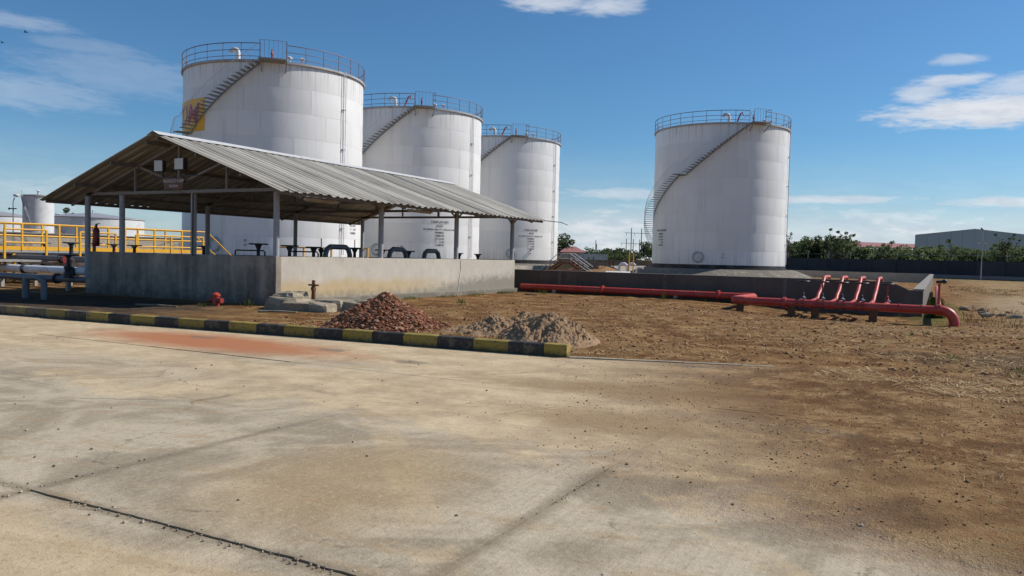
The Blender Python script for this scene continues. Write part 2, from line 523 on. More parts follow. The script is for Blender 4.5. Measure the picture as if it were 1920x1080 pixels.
def ground_fn(q):
    p = q.pos()
    x, y, z = q.sep(p)
    shared = dirt_color(q, x, y, p)
    soil, n1, n2, n3, n4 = shared
    yc, yh = yard_layers(q, shared)
    # the yard side of the kerb line shows the yard's dust and soil; beyond it is the dirt lot
    ky = q.m('MAXIMUM', (x + 5.2) * 0.078, (x + 5.2) * 0.35) + 11.75
    lot = q.ss(y - ky + (n2 - 0.5) * 0.5, -0.15, 0.15)
    c = q.mix(lot, yc, soil)
    # pale dry grass land to the right and far off
    right = q.ss(x + (n1 - 0.5) * 6.0, 0.5, 5.0) * q.ss(y, 18.0, 26.0)
    c = q.mix(right * q.ss(n2 * 0.5 + n3 * 0.5, 0.40, 0.58) * 0.8, c, (0.40, 0.30, 0.16))
    pale = q.ell(x, y, 4.5, 44.0, 2.6, 12.0, 0.6, (n1 - 0.5) * 2.0)
    c = q.mix(pale * 0.4, c, (0.52, 0.42, 0.29))
    gr = q.ell(x, y, -0.05, 36.0, 0.9, 9.0, 0.4, (n2 - 0.5) * 1.0)
    c = q.mix(gr * 0.7, c, (0.09, 0.115, 0.030))
    scorch = q.ell(x, y, 3.3, 15.4, 3.2, 2.3, 0.5, (n1 - 0.5) * 2.0 + (n2 - 0.5) * 0.8)
    c = q.mix(scorch * 0.65, c, q.mul((0.095, 0.074, 0.046), (n3 - 0.5) * 1.2 + 1.0))
    pale2 = q.ell(x - y * 0.35, y, -2.2, 19.5, 1.0, 4.5, 0.6, (n2 - 0.5) * 1.2)
    c = q.mix(pale2 * 0.4, c, (0.42, 0.30, 0.16))
    far = q.ss(y, 95.0, 160.0)
    c = q.mix(far * 0.7, c, (0.13, 0.13, 0.06))
    # dark soil before the pump shed gable, with the shed's cast shade painted in
    shaded_soil = q.ell(x, y, -21.0, 13.4, 5.5, 2.3, 0.25, (n2 - 0.5) * 0.5)
    c = q.mix(shaded_soil * 0.8, c, (0.050, 0.044, 0.040))
    return dict(c=c, r=0.97, spec=0.04, n=q.bump(yh * (1.0 - lot) + (n3 * 0.9 + n4 * 0.6 + n2 * 0.5) * lot, 0.85, 0.05))


M_GROUND = mat('dirt_ground', ground_fn)


def isl(name, cols, rough=0.9, spec=0.2, tex=None):
    def fn(q):
        r = q.irand()
        n = q.node('ShaderNodeValToRGB')
        q.put(n.inputs[0], r)
        e = n.color_ramp.elements
        while len(e) < len(cols):
            e.new(0.5)
        for i, c in enumerate(cols):
            e[i].position = i / (len(cols) - 1.0)
            e[i].color = tuple(c) + (1.0,)
        c = S(q, n.outputs[0])
        d = dict(c=c, r=rough, spec=spec)
        if tex:
            nn = q.noise(q.pos(), tex, 4.0, 0.65)
            d['c'] = q.mul(c, (nn - 0.5) * 0.6 + 1.0)
            d['n'] = q.bump(nn, 0.4, 0.01)
        return d
    return mat(name, fn)


M_BRICK = isl('laterite_chips', [(0.11, 0.045, 0.025), (0.22, 0.088, 0.045), (0.30, 0.130, 0.070), (0.17, 0.072, 0.040), (0.46, 0.27, 0.17)], tex=20.0)
M_STRAW = isl('dry_straw', [(0.28, 0.17, 0.08), (0.46, 0.32, 0.155), (0.22, 0.125, 0.055), (0.58, 0.45, 0.26)])
M_CLOD = isl('soil_clods', [(0.20, 0.105, 0.048), (0.30, 0.175, 0.085), (0.24, 0.13, 0.06), (0.36, 0.235, 0.125)], tex=15.0)
M_PEB = isl('pebbles', [(0.20, 0.16, 0.12), (0.40, 0.33, 0.25), (0.14, 0.10, 0.07), (0.5, 0.44, 0.36)], tex=30.0)
M_WEED = isl('green_weeds', [(0.045, 0.085, 0.018), (0.09, 0.13, 0.03), (0.15, 0.17, 0.05), (0.06, 0.10, 0.022)])
M_LEAF = isl('scrub_leaves', [(0.085, 0.115, 0.048), (0.13, 0.165, 0.07), (0.17, 0.20, 0.095), (0.105, 0.14, 0.058)], rough=0.7)
M_LEAFD = isl('dark_leaves', [(0.06, 0.085, 0.038), (0.09, 0.12, 0.052), (0.12, 0.148, 0.066)], rough=0.7)
for _m in (M_LEAF, M_LEAFD, M_WEED):
    _nt = _m.node_tree
    _b = _nt.nodes['Principled BSDF']
    _o = next(n_ for n_ in _nt.nodes if n_.type == 'OUTPUT_MATERIAL')
    _t = _nt.nodes.new('ShaderNodeBsdfTranslucent')
    _x = _nt.nodes.new('ShaderNodeMixShader')
    _x.inputs[0].default_value = 0.6
    _nt.links.new(_b.inputs['Base Color'].links[0].from_socket, _t.inputs[0])
    _nt.links.new(_b.outputs[0], _x.inputs[1])
    _nt.links.new(_t.outputs[0], _x.inputs[2])
    _nt.links.new(_x.outputs[0], _o.inputs['Surface'])
M_BARK = paint('bark', (0.10, 0.075, 0.055), 0.9, 0.3, 5.0)


def sand_fn(q):
    p = q.pos()
    n = q.noise(p, 3.0, 5.0, 0.65)
    n2 = q.noise(p, 24.0, 5.0, 0.7)
    c = q.mix(n, (0.23, 0.142, 0.08), (0.38, 0.255, 0.155))
    c = q.mul(c, (n2 - 0.5) * 0.5 + 1.0)
    return dict(c=c, r=0.95, spec=0.1, n=q.bump(n2 + n * 0.6, 0.6, 0.02))


M_SAND = mat('heaped_sand', sand_fn)


def panel_fn(q):
    p = q.pos()
    x, y, z = q.sep(p)
    o = q.orand()
    n = q.noise(p, 0.7, 5.0, 0.62)
    st = q.noise(q.comb(x * 1.2, y * 1.2, z * 0.2), 1.0, 4.0, 0.6)
    c = q.mix(o, (0.040, 0.043, 0.050), (0.058, 0.060, 0.066))
    c = q.mul(c, (n - 0.5) * 0.7 + 1.0)
    c = q.mix(q.ss(st, 0.56, 0.75) * 0.35, c, (0.09, 0.09, 0.095))
    return dict(c=c, r=0.9, spec=0.15)


M_PANEL = mat('dark_wall_panel', panel_fn)
M_SHEDG = paint('warehouse_cladding', (0.38, 0.39, 0.40), 0.6, 0.06, 0.05, dirt_amt=0.0)
M_SHEDR = paint('pink_red_roof', (0.36, 0.15, 0.14), 0.7, 0.15, 0.2, dirt_amt=0.2)
M_CREAM = paint('cream_wall', (0.45, 0.38, 0.28), 0.9, 0.15, 0.5, (0.2, 0.15, 0.1), 0.4)
M_WHITEW = paint('whitewashed_wall', (0.52, 0.50, 0.48), 0.9, 0.15, 0.5, (0.2, 0.18, 0.16), 0.4)
M_POLE = paint('timber_pole', (0.06, 0.055, 0.055), 0.9, 0.2, 1.0)
M_GLASS = paint('dark_window', (0.03, 0.035, 0.04), 0.2, 0.1, 1.0, dirt_amt=0.0)
M_FARTANK = paint('far_tank_white', (0.62, 0.63, 0.63), 0.5, 0.1, 0.15, (0.4, 0.38, 0.36), 0.4)
M_FARROOF = paint('far_tank_roof', (0.30, 0.30, 0.33), 0.6, 0.1, 0.2, dirt_amt=0.2)
M_EXT = paint('extinguisher_red', (0.16, 0.012, 0.014), 0.3, 0.1, 3.0, dirt_amt=0.1)
M_BIRD = paint('bird_black', (0.012, 0.012, 0.014), 0.8, 0.1, 3.0, dirt_amt=0.0)


# ------------------------------------------------------------------ mesh helpers
class MB:
    def __init__(self):
        self.v, self.f = [], []

    def add(self, vs, fs):
        o = len(self.v)
        self.v += [tuple(a) for a in vs]
        self.f += [tuple(i + o for i in q) for q in fs]
        return self

    def box(self, x0, x1, y0, y1, z0, z1):
        vs = [(x, y, z) for z in (z0, z1) for y in (y0, y1) for x in (x0, x1)]
        return self.add(vs, [(0, 2, 3, 1), (4, 5, 7, 6), (0, 1, 5, 4), (2, 6, 7, 3), (0, 4, 6, 2), (1, 3, 7, 5)])

    def bevbox(self, x0, x1, y0, y1, z0, z1, b=0.02):
        """box with bevelled top edges"""
        vs = [(x0, y0, z0), (x1, y0, z0), (x1, y1, z0), (x0, y1, z0),
              (x0, y0, z1 - b), (x1, y0, z1 - b), (x1, y1, z1 - b), (x0, y1, z1 - b),
              (x0 + b, y0 + b, z1), (x1 - b, y0 + b, z1), (x1 - b, y1 - b, z1), (x0 + b, y1 - b, z1)]
        fs = [(3, 2, 1, 0), (8, 9, 10, 11)]
        for i in range(4):
            j = (i + 1) % 4
            fs += [(i, j, j + 4, i + 4), (i + 4, j + 4, j + 8, i + 8)]
        return self.add(vs, fs)

    def bar(self, a, b, w, h=None):
        """rectangular bar between two points"""
        a, b = Vector(a), Vector(b)
        h = h or w
        d = (b - a).normalized()
        up = Vector((0, 0, 1)) if abs(d.z) < 0.9 else Vector((0, 1, 0))
        s = d.cross(up).normalized() * (w / 2)
        u = s.cross(d).normalized() * (h / 2)
        vs = [a - s - u, a + s - u, a + s + u, a - s + u, b - s - u, b + s - u, b + s + u, b - s + u]
        return self.add(vs, [(0, 1, 2, 3), (7, 6, 5, 4), (0, 4, 5, 1), (1, 5, 6, 2), (2, 6, 7, 3), (3, 7, 4, 0)])

    def tube(self, pts, r, n=8, closed=False, caps=True):
        pts = [Vector(p) for p in pts]
        m = len(pts)
        rs = r if isinstance(r, (list, tuple)) else [r] * m
        base = len(self.v)
        prev = None
        for i, p in enumerate(pts):
            if closed:
                d = (pts[(i + 1) % m] - pts[i - 1])
            else:
                d = pts[min(i + 1, m - 1)] - pts[max(i - 1, 0)]
            d.normalize()
            if prev is None:
                up = Vector((0, 0, 1)) if abs(d.z) < 0.95 else Vector((1, 0, 0))
                s = d.cross(up).normalized()
            else:
                s = (prev - d * prev.dot(d)).normalized()
            prev = s
            u = s.cross(d)
            for k in range(n):
                a = 2 * pi * k / n
                self.v.append(tuple(p + s * (cos(a) * rs[i]) + u * (sin(a) * rs[i])))
        for i in range(m if closed else m - 1):
            j = (i + 1) % m
            for k in range(n):
                l = (k + 1) % n
                self.f.append((base + i * n + k, base + i * n + l, base + j * n + l, base + j * n + k))
        if caps and not closed:
            self.f.append(tuple(base + k for k in reversed(range(n))))
            self.f.append(tuple(base + (m - 1) * n + k for k in range(n)))
        return self

    def lathe(self, prof, n=32, c=(0, 0, 0), a0=0.0, a1=2 * pi):
        full = abs(a1 - a0 - 2 * pi) < 1e-6
        cols = n if full else n + 1
        base = len(self.v)
        for i in range(cols):
            a = a0 + (a1 - a0) * i / n
            for r, z in prof:
                self.v.append((c[0] + r * cos(a), c[1] + r * sin(a), c[2] + z))
        k = len(prof)
        for i in range(n):
            j = (i + 1) % cols
            for q in range(k - 1):
                self.f.append((base + i * k + q, base + j * k + q, base + j * k + q + 1, base + i * k + q + 1))
        return self

    def ico(self, c, r, jit=0.25, rnd=random, sq=(1, 1, 1)):
        """irregular chunk (12 vertices)"""
        t = (1 + sqrt(5)) / 2
        vv = [(-1, t, 0), (1, t, 0), (-1, -t, 0), (1, -t, 0), (0, -1, t), (0, 1, t), (0, -1, -t), (0, 1, -t), (t, 0, -1), (t, 0, 1), (-t, 0, -1), (-t, 0, 1)]
        ff = [(0, 11, 5), (0, 5, 1), (0, 1, 7), (0, 7, 10), (0, 10, 11), (1, 5, 9), (5, 11, 4), (11, 10, 2), (10, 7, 6), (7, 1, 8), (3, 9, 4), (3, 4, 2), (3, 2, 6), (3, 6, 8), (3, 8, 9), (4, 9, 5), (2, 4, 11), (6, 2, 10), (8, 6, 7), (9, 8, 1)]
        a, b = rnd.random() * 6.28, rnd.random() * 6.28
        rot = Matrix.Rotation(a, 3, 'Z') @ Matrix.Rotation(b, 3, 'X')
        vs = []
        for v in vv:
            w = rot @ Vector(v)
            k = r / 1.9 * (1 + rnd.uniform(-jit, jit))
            vs.append((c[0] + w.x * k * sq[0], c[1] + w.y * k * sq[1], c[2] + w.z * k * sq[2]))
        return self.add(vs, ff)

    def mesh(self, name, m, smooth=None):
        me = bpy.data.meshes.new(name)
        me.from_pydata(self.v, [], self.f)
        me.materials.append(m)
        if smooth is not None:
            me.shade_smooth()
            if smooth < 179:
                me.set_sharp_from_angle(angle=rad(smooth))
        me.update()
        return me

    def build(self, name, m, parent=None, smooth=None, local=False):
        """link as one object; world coordinates unless local (then relative to the parent)"""
        if parent is not None and not local:
            off = wloc(parent)
            self.v = [(a - off.x, b - off.y, c - off.z) for a, b, c in self.v]
        me = self.mesh(name, m, smooth)
        return link(name, me, parent)


def wloc(o):
    p = Vector(o.location)
    while o.parent:
        o = o.parent
        p += Vector(o.location)
    return p


def link(name, me, parent=None, loc=(0, 0, 0), rz=0.0, scale=None):
    o = bpy.data.objects.new(name, me)
    COL.objects.link(o)
    o.parent = parent
    o.location = loc
    o.rotation_euler = (0, 0, rz)
    if scale:
        o.scale = scale
    return o


def tag(o, label, cat, group=None, kind=None):
    if label:
        o['label'] = label
    if cat:
        o['category'] = cat
    if group:
        o['group'] = group
    if kind:
        o['kind'] = kind
    return o


def thing(name, label, cat, loc=(0, 0, 0), rz=0.0, group=None):
    o = bpy.data.objects.new(name, None)
    o.empty_display_size = 0.3
    COL.objects.link(o)
    o.location = loc
    o.rotation_euler = (0, 0, rz)
    return tag(o, label, cat, group)


def copy_tree(o, parent=None):
    c = o.copy()
    COL.objects.link(c)
    c.parent = parent
    for ch in list(o.children):
        copy_tree(ch, c)
    return c


def text_mesh(txt, size, align='CENTER', offset=0.0, space=1.0, bold=0.0):
    cu = bpy.data.curves.new('lettering', 'FONT')
    cu.body = txt
    cu.size = size
    cu.align_x = align
    cu.align_y = 'CENTER'
    cu.space_character = space
    cu.offset = bold
    cu.resolution_u = 3
    o = bpy.data.objects.new('lettering', cu)
    COL.objects.link(o)
    bpy.context.view_layer.update()
    me = bpy.data.meshes.new_from_object(o.evaluated_get(bpy.context.evaluated_depsgraph_get()))
    vs = [tuple(v.co) for v in me.vertices]
    fs = [tuple(p.vertices) for p in me.polygons]
    bpy.data.objects.remove(o)
    bpy.data.meshes.remove(me)
    bpy.data.curves.remove(cu)
    return vs, fs


def sstep(a, b, x):
    t = max(0.0, min(1.0, (x - a) / (b - a)))
    return t * t * (3 - 2 * t)


# ================================================================== GROUND
def kerb_y(x):
    return 11.67 + (x + 5.2) * (0.078 if x < -5.2 else 0.35)


def ground_z(x, y):
    k = y - kerb_y(x)
    n = noise.noise((x * 0.5, y * 0.5, 0.0))
    n2 = noise.noise((x * 2.1, y * 2.1, 4.0))
    n3 = noise.noise((x * 5.0, y * 5.0, 9.0))
    if k > 0.12:
        base = 0.012 + 0.033 * sstep(0.2, 2.0, k) + 0.06 * sstep(-4.6, -6.0, x)
        base -= 0.20 * sstep(19.0, 27.0, y) * sstep(-10.0, -2.0, x) if y < 60 else 0.0
        if y >= 60:
            base -= 0.20 * sstep(-10.0, -2.0, x)
        amp = 1.0 if y < 60 else 0.0
        if x < -13.5:
            amp *= 0.4
        s = sstep(0.12, 0.6, k)
        return base + amp * s * (0.022 * n + 0.026 * n2 + 0.016 * n3)
    # yard side: below the slabs, rising through them on the right as soil
    s = sstep(-2.6, 1.2, x + n * 0.9 + n2 * 0.5 + n3 * 0.35 + 1.2 * sstep(5.6, 10.5, y) - 7.0 * sstep(5.4, 3.6, y))
    return -0.03 + 0.066 * s + (0.016 * n2 + 0.012 * n3 + 0.006 * noise.noise((x * 11.0, y * 11.0, 2.0))) * s


def axis(lo, hi, step, far):
    a = []
    v = lo
    while v < hi + 1e-6:
        a.append(v)
        v += step
    d = step
    l, h = [lo], [hi]
    while h[-1] < far:
        d *= 1.35
        h.append(h[-1] + d)
        l.append(l[-1] - d)
    return list(reversed(l[1:])) + a + h[1:]


xs = axis(-17.0, 8.0, 0.11, 3500.0)
ys = axis(2.0, 32.0, 0.13, 3500.0)
gm = MB()
for yy in ys:
    for xx in xs:
        gm.v.append((xx, yy, ground_z(xx, yy)))
nx = len(xs)
for j in range(len(ys) - 1):
    for i in range(nx - 1):
        a = j * nx + i
        gm.f.append((a, a + 1, a + nx + 1, a + nx))
ground = gm.build('ground', M_GROUND, smooth=180)
tag(ground, 'brown dirt ground with dry straw around the tanks', None, kind='structure')

# ---- yard: separate cast slabs with ragged joints
yard = bpy.data.objects.new('concrete_yard', None)
COL.objects.link(yard)
tag(yard, 'dusty concrete yard of broom finished slabs', None, kind='structure')
rs = random.Random(3)
XJ = [-2.15 + 3.05 * k for k in range(-9, 2)]
YJ = [0.3, 3.1, 5.9, 8.7, 99.0]


def jag(p, q, amp):
    p, q = Vector(p), Vector(q)
    n = max(2, int((q - p).length / 0.07))
    along_x = abs(q.x - p.x) > abs(q.y - p.y)
    out = []
    for i in range(n):
        c = p + (q - p) * (i / n)
        u = c.x if along_x else c.y
        big = amp * 2.6 * noise.noise((u * 0.9, round(c.y if along_x else c.x), 1.7)) + amp * 0.9 * noise.noise((u * 5.0, 3.0, 2.0))
        big += rs.uniform(-amp, amp) * 0.35
        out.append(c + (Vector((0, big)) if along_x else Vector((big, 0))))
    return out


for i in range(len(XJ) - 1):
    for j in range(len(YJ) - 1):
        gx = 0.005 if j != 1 else 0.008
        x0, x1 = XJ[i] + gx, XJ[i + 1] - gx
        y0 = YJ[j] + (0.005 if j == 1 else 0.003)
        if YJ[j + 1] > 50:
            ya, yb = kerb_y(x0) + 0.02, kerb_y(x1) + 0.02
        else:
            ya = yb = YJ[j + 1] - (0.005 if j == 0 else 0.003)
        zz = rs.uniform(-0.006, 0.004)
        c4 = [(x0, y0), (x1, y0), (x1, yb), (x0, ya)]
        ring = []
        for k in range(4):
            ring += jag(c4[k], c4[(k + 1) % 4], 0.013 if (j, k) in ((0, 2), (1, 0)) else (0.006 if j == 1 else 0.003))
        s = MB()
        n = len(ring)
        s.v = [(p.x, p.y, zz) for p in ring] + [(p.x, p.y, -0.12) for p in ring]
        s.f = [tuple(range(n))] + [(k, n + k, n + (k + 1) % n, (k + 1) % n) for k in range(n)]
        s.build('slab', M_YARD, yard)
MB().add([(-40, 3.3, -0.009), (1.2, 3.3, -0.009), (1.2, 11.6, -0.009), (-40, 10.0, -0.009)], [(0, 1, 2, 3)]).build('joint_fill', M_YARD, yard)

# joint filler soil and grit: small crumbs along the near joints
cr = MB()
for k in range(800):
    if rs.random() < 0.6:
        x = rs.uniform(-8.0, -1.0)
        y = 3.1 + rs.gauss(0, 0.03)
        if noise.noise((x * 1.5, 0.0, 3.0)) < -0.1:
            continue
    else:
        x = rs.choice([-5.2, -2.15, -2.15, -2.15]) + rs.gauss(0, 0.03)
        y = rs.uniform(2.8, 5.7)
        if noise.noise((x * 0.3, y * 1.7, 3.0)) < 0.0:
            continue
    r = rs.choice([0.003, 0.004, 0.006, 0.009])
    cr.ico((x, y, r * 0.5 - 0.003), r, 0.3, rs)
tag(cr.build('joint_grit', M_PEB), 'loose grit and crumbs along the yard slab joints', 'grit', kind='stuff')

# loose pebbles over the yard
pb = MB()
for k in range(700):
    x, y = rs.uniform(-14, 3), rs.uniform(2.8, 11.3)
    if y > kerb_y(x) - 0.1:
        continue
    r = 0.003 + 0.012 * rs.random() ** 5
    pb.ico((x, y, max(0.0, ground_z(x, y)) + r * 0.4), r, 0.3, rs, (1, 1, 0.7))
tag(pb.build('loose_pebbles', M_PEB), 'small pebbles scattered over the dusty concrete yard', 'pebbles', kind='stuff')

# ---- striped kerb
kerb = bpy.data.objects.new('kerb', None)
COL.objects.link(kerb)
tag(kerb, 'raised kerb painted in yellow and black blocks along the yard edge', None, kind='structure')
ang = math.atan(0.078)
kd = Vector((-cos(ang), -sin(ang), 0))
kn = Vector((sin(ang), -cos(ang), 0))      # towards the yard
p0 = Vector((-5.2, 11.70, 0))
t = 0.0
k = 0
while t < 22.0:
    L = 0.40 if k == 0 else (0.66 + rs.uniform(-0.05, 0.05))
    a, b = p0 + kd * (t + 0.004), p0 + kd * (t + L - 0.004)
    zt = 0.205 + rs.uniform(-0.006, 0.006)
    w = 0.17
    off = rs.uniform(-0.006, 0.006)
    sec = [(0.0, -0.1), (0.0, zt - 0.045), (-0.014, zt - 0.012), (-0.045, zt), (-w, zt), (-w, -0.1)]
    s = MB()
    vs = []
    nseg = 4
    for q in range(nseg + 1):
        pp = a + (b - a) * (q / nseg)
        for d, z in sec:
            jz = rs.uniform(-0.004, 0.004)
            r = pp + kn * (d + off + jz)
            vs.append((r.x, r.y, z + (jz if z > 0 else 0)))
    fs = []
    m6 = len(sec)
    for q in range(nseg):
        for e in range(m6 - 1):
            fs.append((q * m6 + e, q * m6 + e + 1, (q + 1) * m6 + e + 1, (q + 1) * m6 + e))
    fs += [tuple(range(m6))[::-1], tuple(nseg * m6 + e for e in range(m6))]
    s.add(vs, fs)
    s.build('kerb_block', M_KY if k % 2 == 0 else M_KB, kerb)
    t += L
    k += 1
# flush kerb going on to the right, half buried
fk = bpy.data.objects.new('flush_kerb', None)
COL.objects.link(fk)
tag(fk, 'low worn flush kerb between the yard and the dirt lot', None, kind='structure')
d2 = Vector((cos(math.atan(0.35)), sin(math.atan(0.35)), 0))
n2v = Vector((-d2.y, d2.x, 0))
t = 0.05
while t < 4.6:
    L = 0.9
    a = Vector((-5.2, 11.66, 0)) + d2 * t
    b = a + d2 * (L - 0.02)
    zt = 0.026 - 0.006 * t + rs.uniform(-0.010, 0.006)
    s = MB()
    s.add([a, b, b + n2v * 0.13, a + n2v * 0.13], [])
    s.v = [(q[0], q[1], -0.1) for q in s.v] + [(q[0], q[1], zt) for q in s.v]
    s.f = [(4, 5, 6, 7), (0, 1, 5, 4), (1, 2, 6, 5), (2, 3, 7, 6), (3, 0, 4, 7)]
    s.build('kerb_block', M_LUMP, fk)
    t += L

# ---- litter on the dirt: straw, clods, weeds
st = MB()
for k in range(24000):
    u = rs.random()
    x = rs.uniform(-9, 9) if u < 0.6 else rs.uniform(-3.0, 9)
    y = 11.0 + 16.0 * rs.random() ** 1.6 if u < 0.75 else rs.uniform(6.5, 13)
    if u >= 0.75 and x < -1.0 + rs.uniform(-1, 2.0):
        continue
    if y < kerb_y(x) + 0.25 and x < -1.5:
        continue
    # straw gathers in drifts
    if noise.noise((x * 0.55, y * 0.55, 7.0)) + rs.uniform(-0.35, 0.35) < -0.05:
        continue
    a = rs.random() * pi
    L = rs.uniform(0.02, 0.10) * (0.6 if y < 11 else (1.0 if y < 16 else 1.5))
    w = rs.uniform(0.0012, 0.003) if y < 11 else rs.uniform(0.003, 0.009)
    z = ground_z(x, y) + 0.006
    dz1 = rs.uniform(0.0, 0.03)
    c, s_ = cos(a), sin(a)
    st.add([(x - c * L + s_ * w, y - s_ * L - c * w, z), (x - c * L - s_ * w, y - s_ * L + c * w, z),
            (x + c * L - s_ * w, y + s_ * L + c * w, z + dz1), (x + c * L + s_ * w, y + s_ * L - c * w, z + dz1)], [(0, 1, 2, 3)])
tag(st.build('straw_litter', M_STRAW), 'dry straw and grass bits littering the dirt lot', 'straw', kind='stuff')

cl = MB()
for k in range(7500):
    u = rs.random()
    x = rs.uniform(-13, 4) if u < 0.75 else rs.uniform(-2, 7)
    y = 12.0 + 16.5 * rs.random() ** 1.3 if u < 0.75 else rs.uniform(6, 14)
    if y < kerb_y(x) + 0.3 and x < -0.6:
        continue
    if x < -13.0 and y > 15:
        continue
    r = 0.009 + 0.018 * rs.random() ** 2 + 0.03 * rs.random() ** 14
    if y < kerb_y(x) - 0.3:
        r = min(r, 0.004 + 0.016 * rs.random() ** 4)
    cl.ico((x, y, ground_z(x, y) + r * 0.35), r, 0.35, rs, (1, 1, 0.75))
tag(cl.build('soil_clods', M_CLOD), 'small brown soil clods strewn over the dirt lot', 'clods', kind='stuff')


sc_ = MB()
for k in range(22000):
    x, y = rs.uniform(-5.0, 4.5), rs.uniform(4.6, 12.6)
    if y > kerb_y(x) - 0.05:
        continue
    pr_ = sstep(-4.2, 0.6, x + 1.1 * noise.noise((x * 0.6, y * 0.6, 1.0)) + 0.8 * sstep(5.6, 10.5, y) - 6.0 * sstep(5.8, 4.2, y))
    if rs.random() > pr_ * (0.55 + 0.9 * noise.noise((x * 1.3, y * 1.3, 6.0))):
        continue
    r = 0.003 + 0.005 * rs.random() ** 2 + 0.010 * rs.random() ** 14
    sc_.ico((x, y, max(0.0, ground_z(x, y)) + r * 0.3), r, 0.35, rs, (1, 1, 0.7))
tag(sc_.build('soil_crumbs', M_CLOD), 'loose brown soil crumbs spilling over the concrete yard at right', 'soil', kind='stuff')


def blades(mb, x, y, z, h, n, spread, rnd, lean=0.5, w=0.008):
    for _ in range(n):
        a = rnd.random() * 2 * pi
        bx, by = x + rnd.gauss(0, spread), y + rnd.gauss(0, spread)
        hh = h * rnd.uniform(0.5, 1.1)
        l = lean * hh * rnd.random()
        px, py = cos(a + 1.57) * w, sin(a + 1.57) * w
        mb.add([(bx - px, by - py, z), (bx + px, by + py, z), (bx + cos(a) * l * 0.4 + px * 0.7, by + sin(a) * l * 0.4 + py * 0.7, z + hh * 0.6),
                (bx + cos(a) * l, by + sin(a) * l, z + hh), (bx + cos(a) * l * 0.4 - px * 0.7, by + sin(a) * l * 0.4 - py * 0.7, z + hh * 0.6)], [(0, 1, 2, 3, 4)])


gw = MB()
for k in range(2600):                                   # green strip outside the bund's right wall
    x, y = rs.uniform(-0.25, 0.22), 30.6 + 16 * rs.random() ** 1.5
    blades(gw, x, y, ground_z(x, y), rs.uniform(0.08, 0.26), 3, 0.03, rs, 0.6, 0.012)
tag(gw.build('green_grass_strip', M_WEED), 'green grass strip between the bund end wall and red pipe', 'grass', kind='stuff')
gw = MB()
for k in range(420):                                    # weeds along the shed wall foot and bund foot
    if k % 2:
        x, y = -15.55 + abs(rs.gauss(0, 0.18)), rs.uniform(19.5, 29.8)
    else:
        x, y = rs.uniform(-15, -1), 30.6 - abs(rs.gauss(0, 0.25))
    if noise.noise((x * 0.9, y * 0.9, 2.0)) < 0.0:
        continue
    blades(gw, x, y, ground_z(x, y), rs.uniform(0.03, 0.14), 5, 0.05, rs, 0.7, 0.006)
for (x, y, h) in [(-17.0, 14.7, 0.16), (-16.9, 14.6, 0.12), (-16.2, 15.5, 0.3), (-12.6, 20.5, 0.25), (-13.2, 21.5, 0.2), (-9.2, 29.6, 0.4), (-5.5, 29.0, 0.35),
                  (-14.2, 29.4, 0.35), (-13.9, 28.9, 0.3), (0.3, 15.5, 0.12), (2.4, 14.6, 0.15), (2.8, 15.2, 0.15), (3.4, 13.6, 0.18), (-0.5, 20.0, 0.15)]:
    blades(gw, x, y, ground_z(x, y), h * 0.8, 16, 0.08, rs, 0.9, 0.006)
for k in range(240):
    x, y = rs.uniform(1.0, 6.0), rs.uniform(12.0, 18.0)
    if noise.noise((x * 0.6, y * 0.6, 5.0)) > 0.05:
        blades(gw, x, y, ground_z(x, y), rs.uniform(0.04, 0.12), 6, 0.08, rs, 0.9, 0.005)
tag(gw.build('green_weeds', M_WEED), 'low green weeds in tufts over the dirt lot', 'weeds', kind='stuff')
dg = MB()
for k in range(5200):
    x, y = rs.uniform(0.8, 24.0), 22 + 60 * rs.random() ** 1.4
    if noise.noise((x * 0.25, y * 0.12, 8.0)) < -0.08:
        continue
    blades(dg, x, y, ground_z(x, y), rs.uniform(0.05, 0.18), 4, 0.12, rs, 0.9, 0.012)
tag(dg.build('dry_grass', M_STRAW), 'dry yellow grass on the open land at right', 'grass', kind='stuff')

# ================================================================== STORAGE TANKS
TR, TH, TZ = 6.42, 13.4, 0.92
NPL, NCO = 9, 8
CH = TH / NCO


def wa(phi):                       # degrees seen from the camera side -> world angle
    return rad(-62.0 + phi)


PLATES = []
for v in range(4):
    rr = random.Random(40 + v)
    ns, nz = 14, 3
    pm = MB()
    half = pi / NPL - 0.0010
    for jz in range(nz + 1):
        for i in range(ns + 1):
            a = -half + 2 * half * i / ns
            tz = jz / nz
            bul = 0.018 * (1 - (2 * tz - 1) ** 2) + 0.010 * noise.noise((i * 0.35, jz * 0.9, v * 11.0))
            r = TR + bul - 0.006
            pm.v.append((r * cos(a), r * sin(a), 0.004 + (CH - 0.008) * tz))
    for jz in range(nz):
        for i in range(ns):
            a = jz * (ns + 1) + i
            pm.f.append((a, a + 1, a + ns + 2, a + ns + 1))
    PLATES.append(pm.mesh('plate', M_TANK, 180))

tread = MB().box(6.53, 7.35, -0.14, 0.14, -0.02, 0.02).mesh('tread', M_STAIR)
ST_TOP = 9.0
SL = 0.089                          # rise in metres per degree


def arc(r, z, a0, a1, n):
    return [(r * cos(a0 + (a1 - a0) * i / n), r * sin(a0 + (a1 - a0) * i / n), z) for i in range(n + 1)]


def bend(vs, phi, r, zc):
    a = wa(phi)
    return [(r * cos(a + x / r), r * sin(a + x / r), zc + y) for x, y, z in vs]


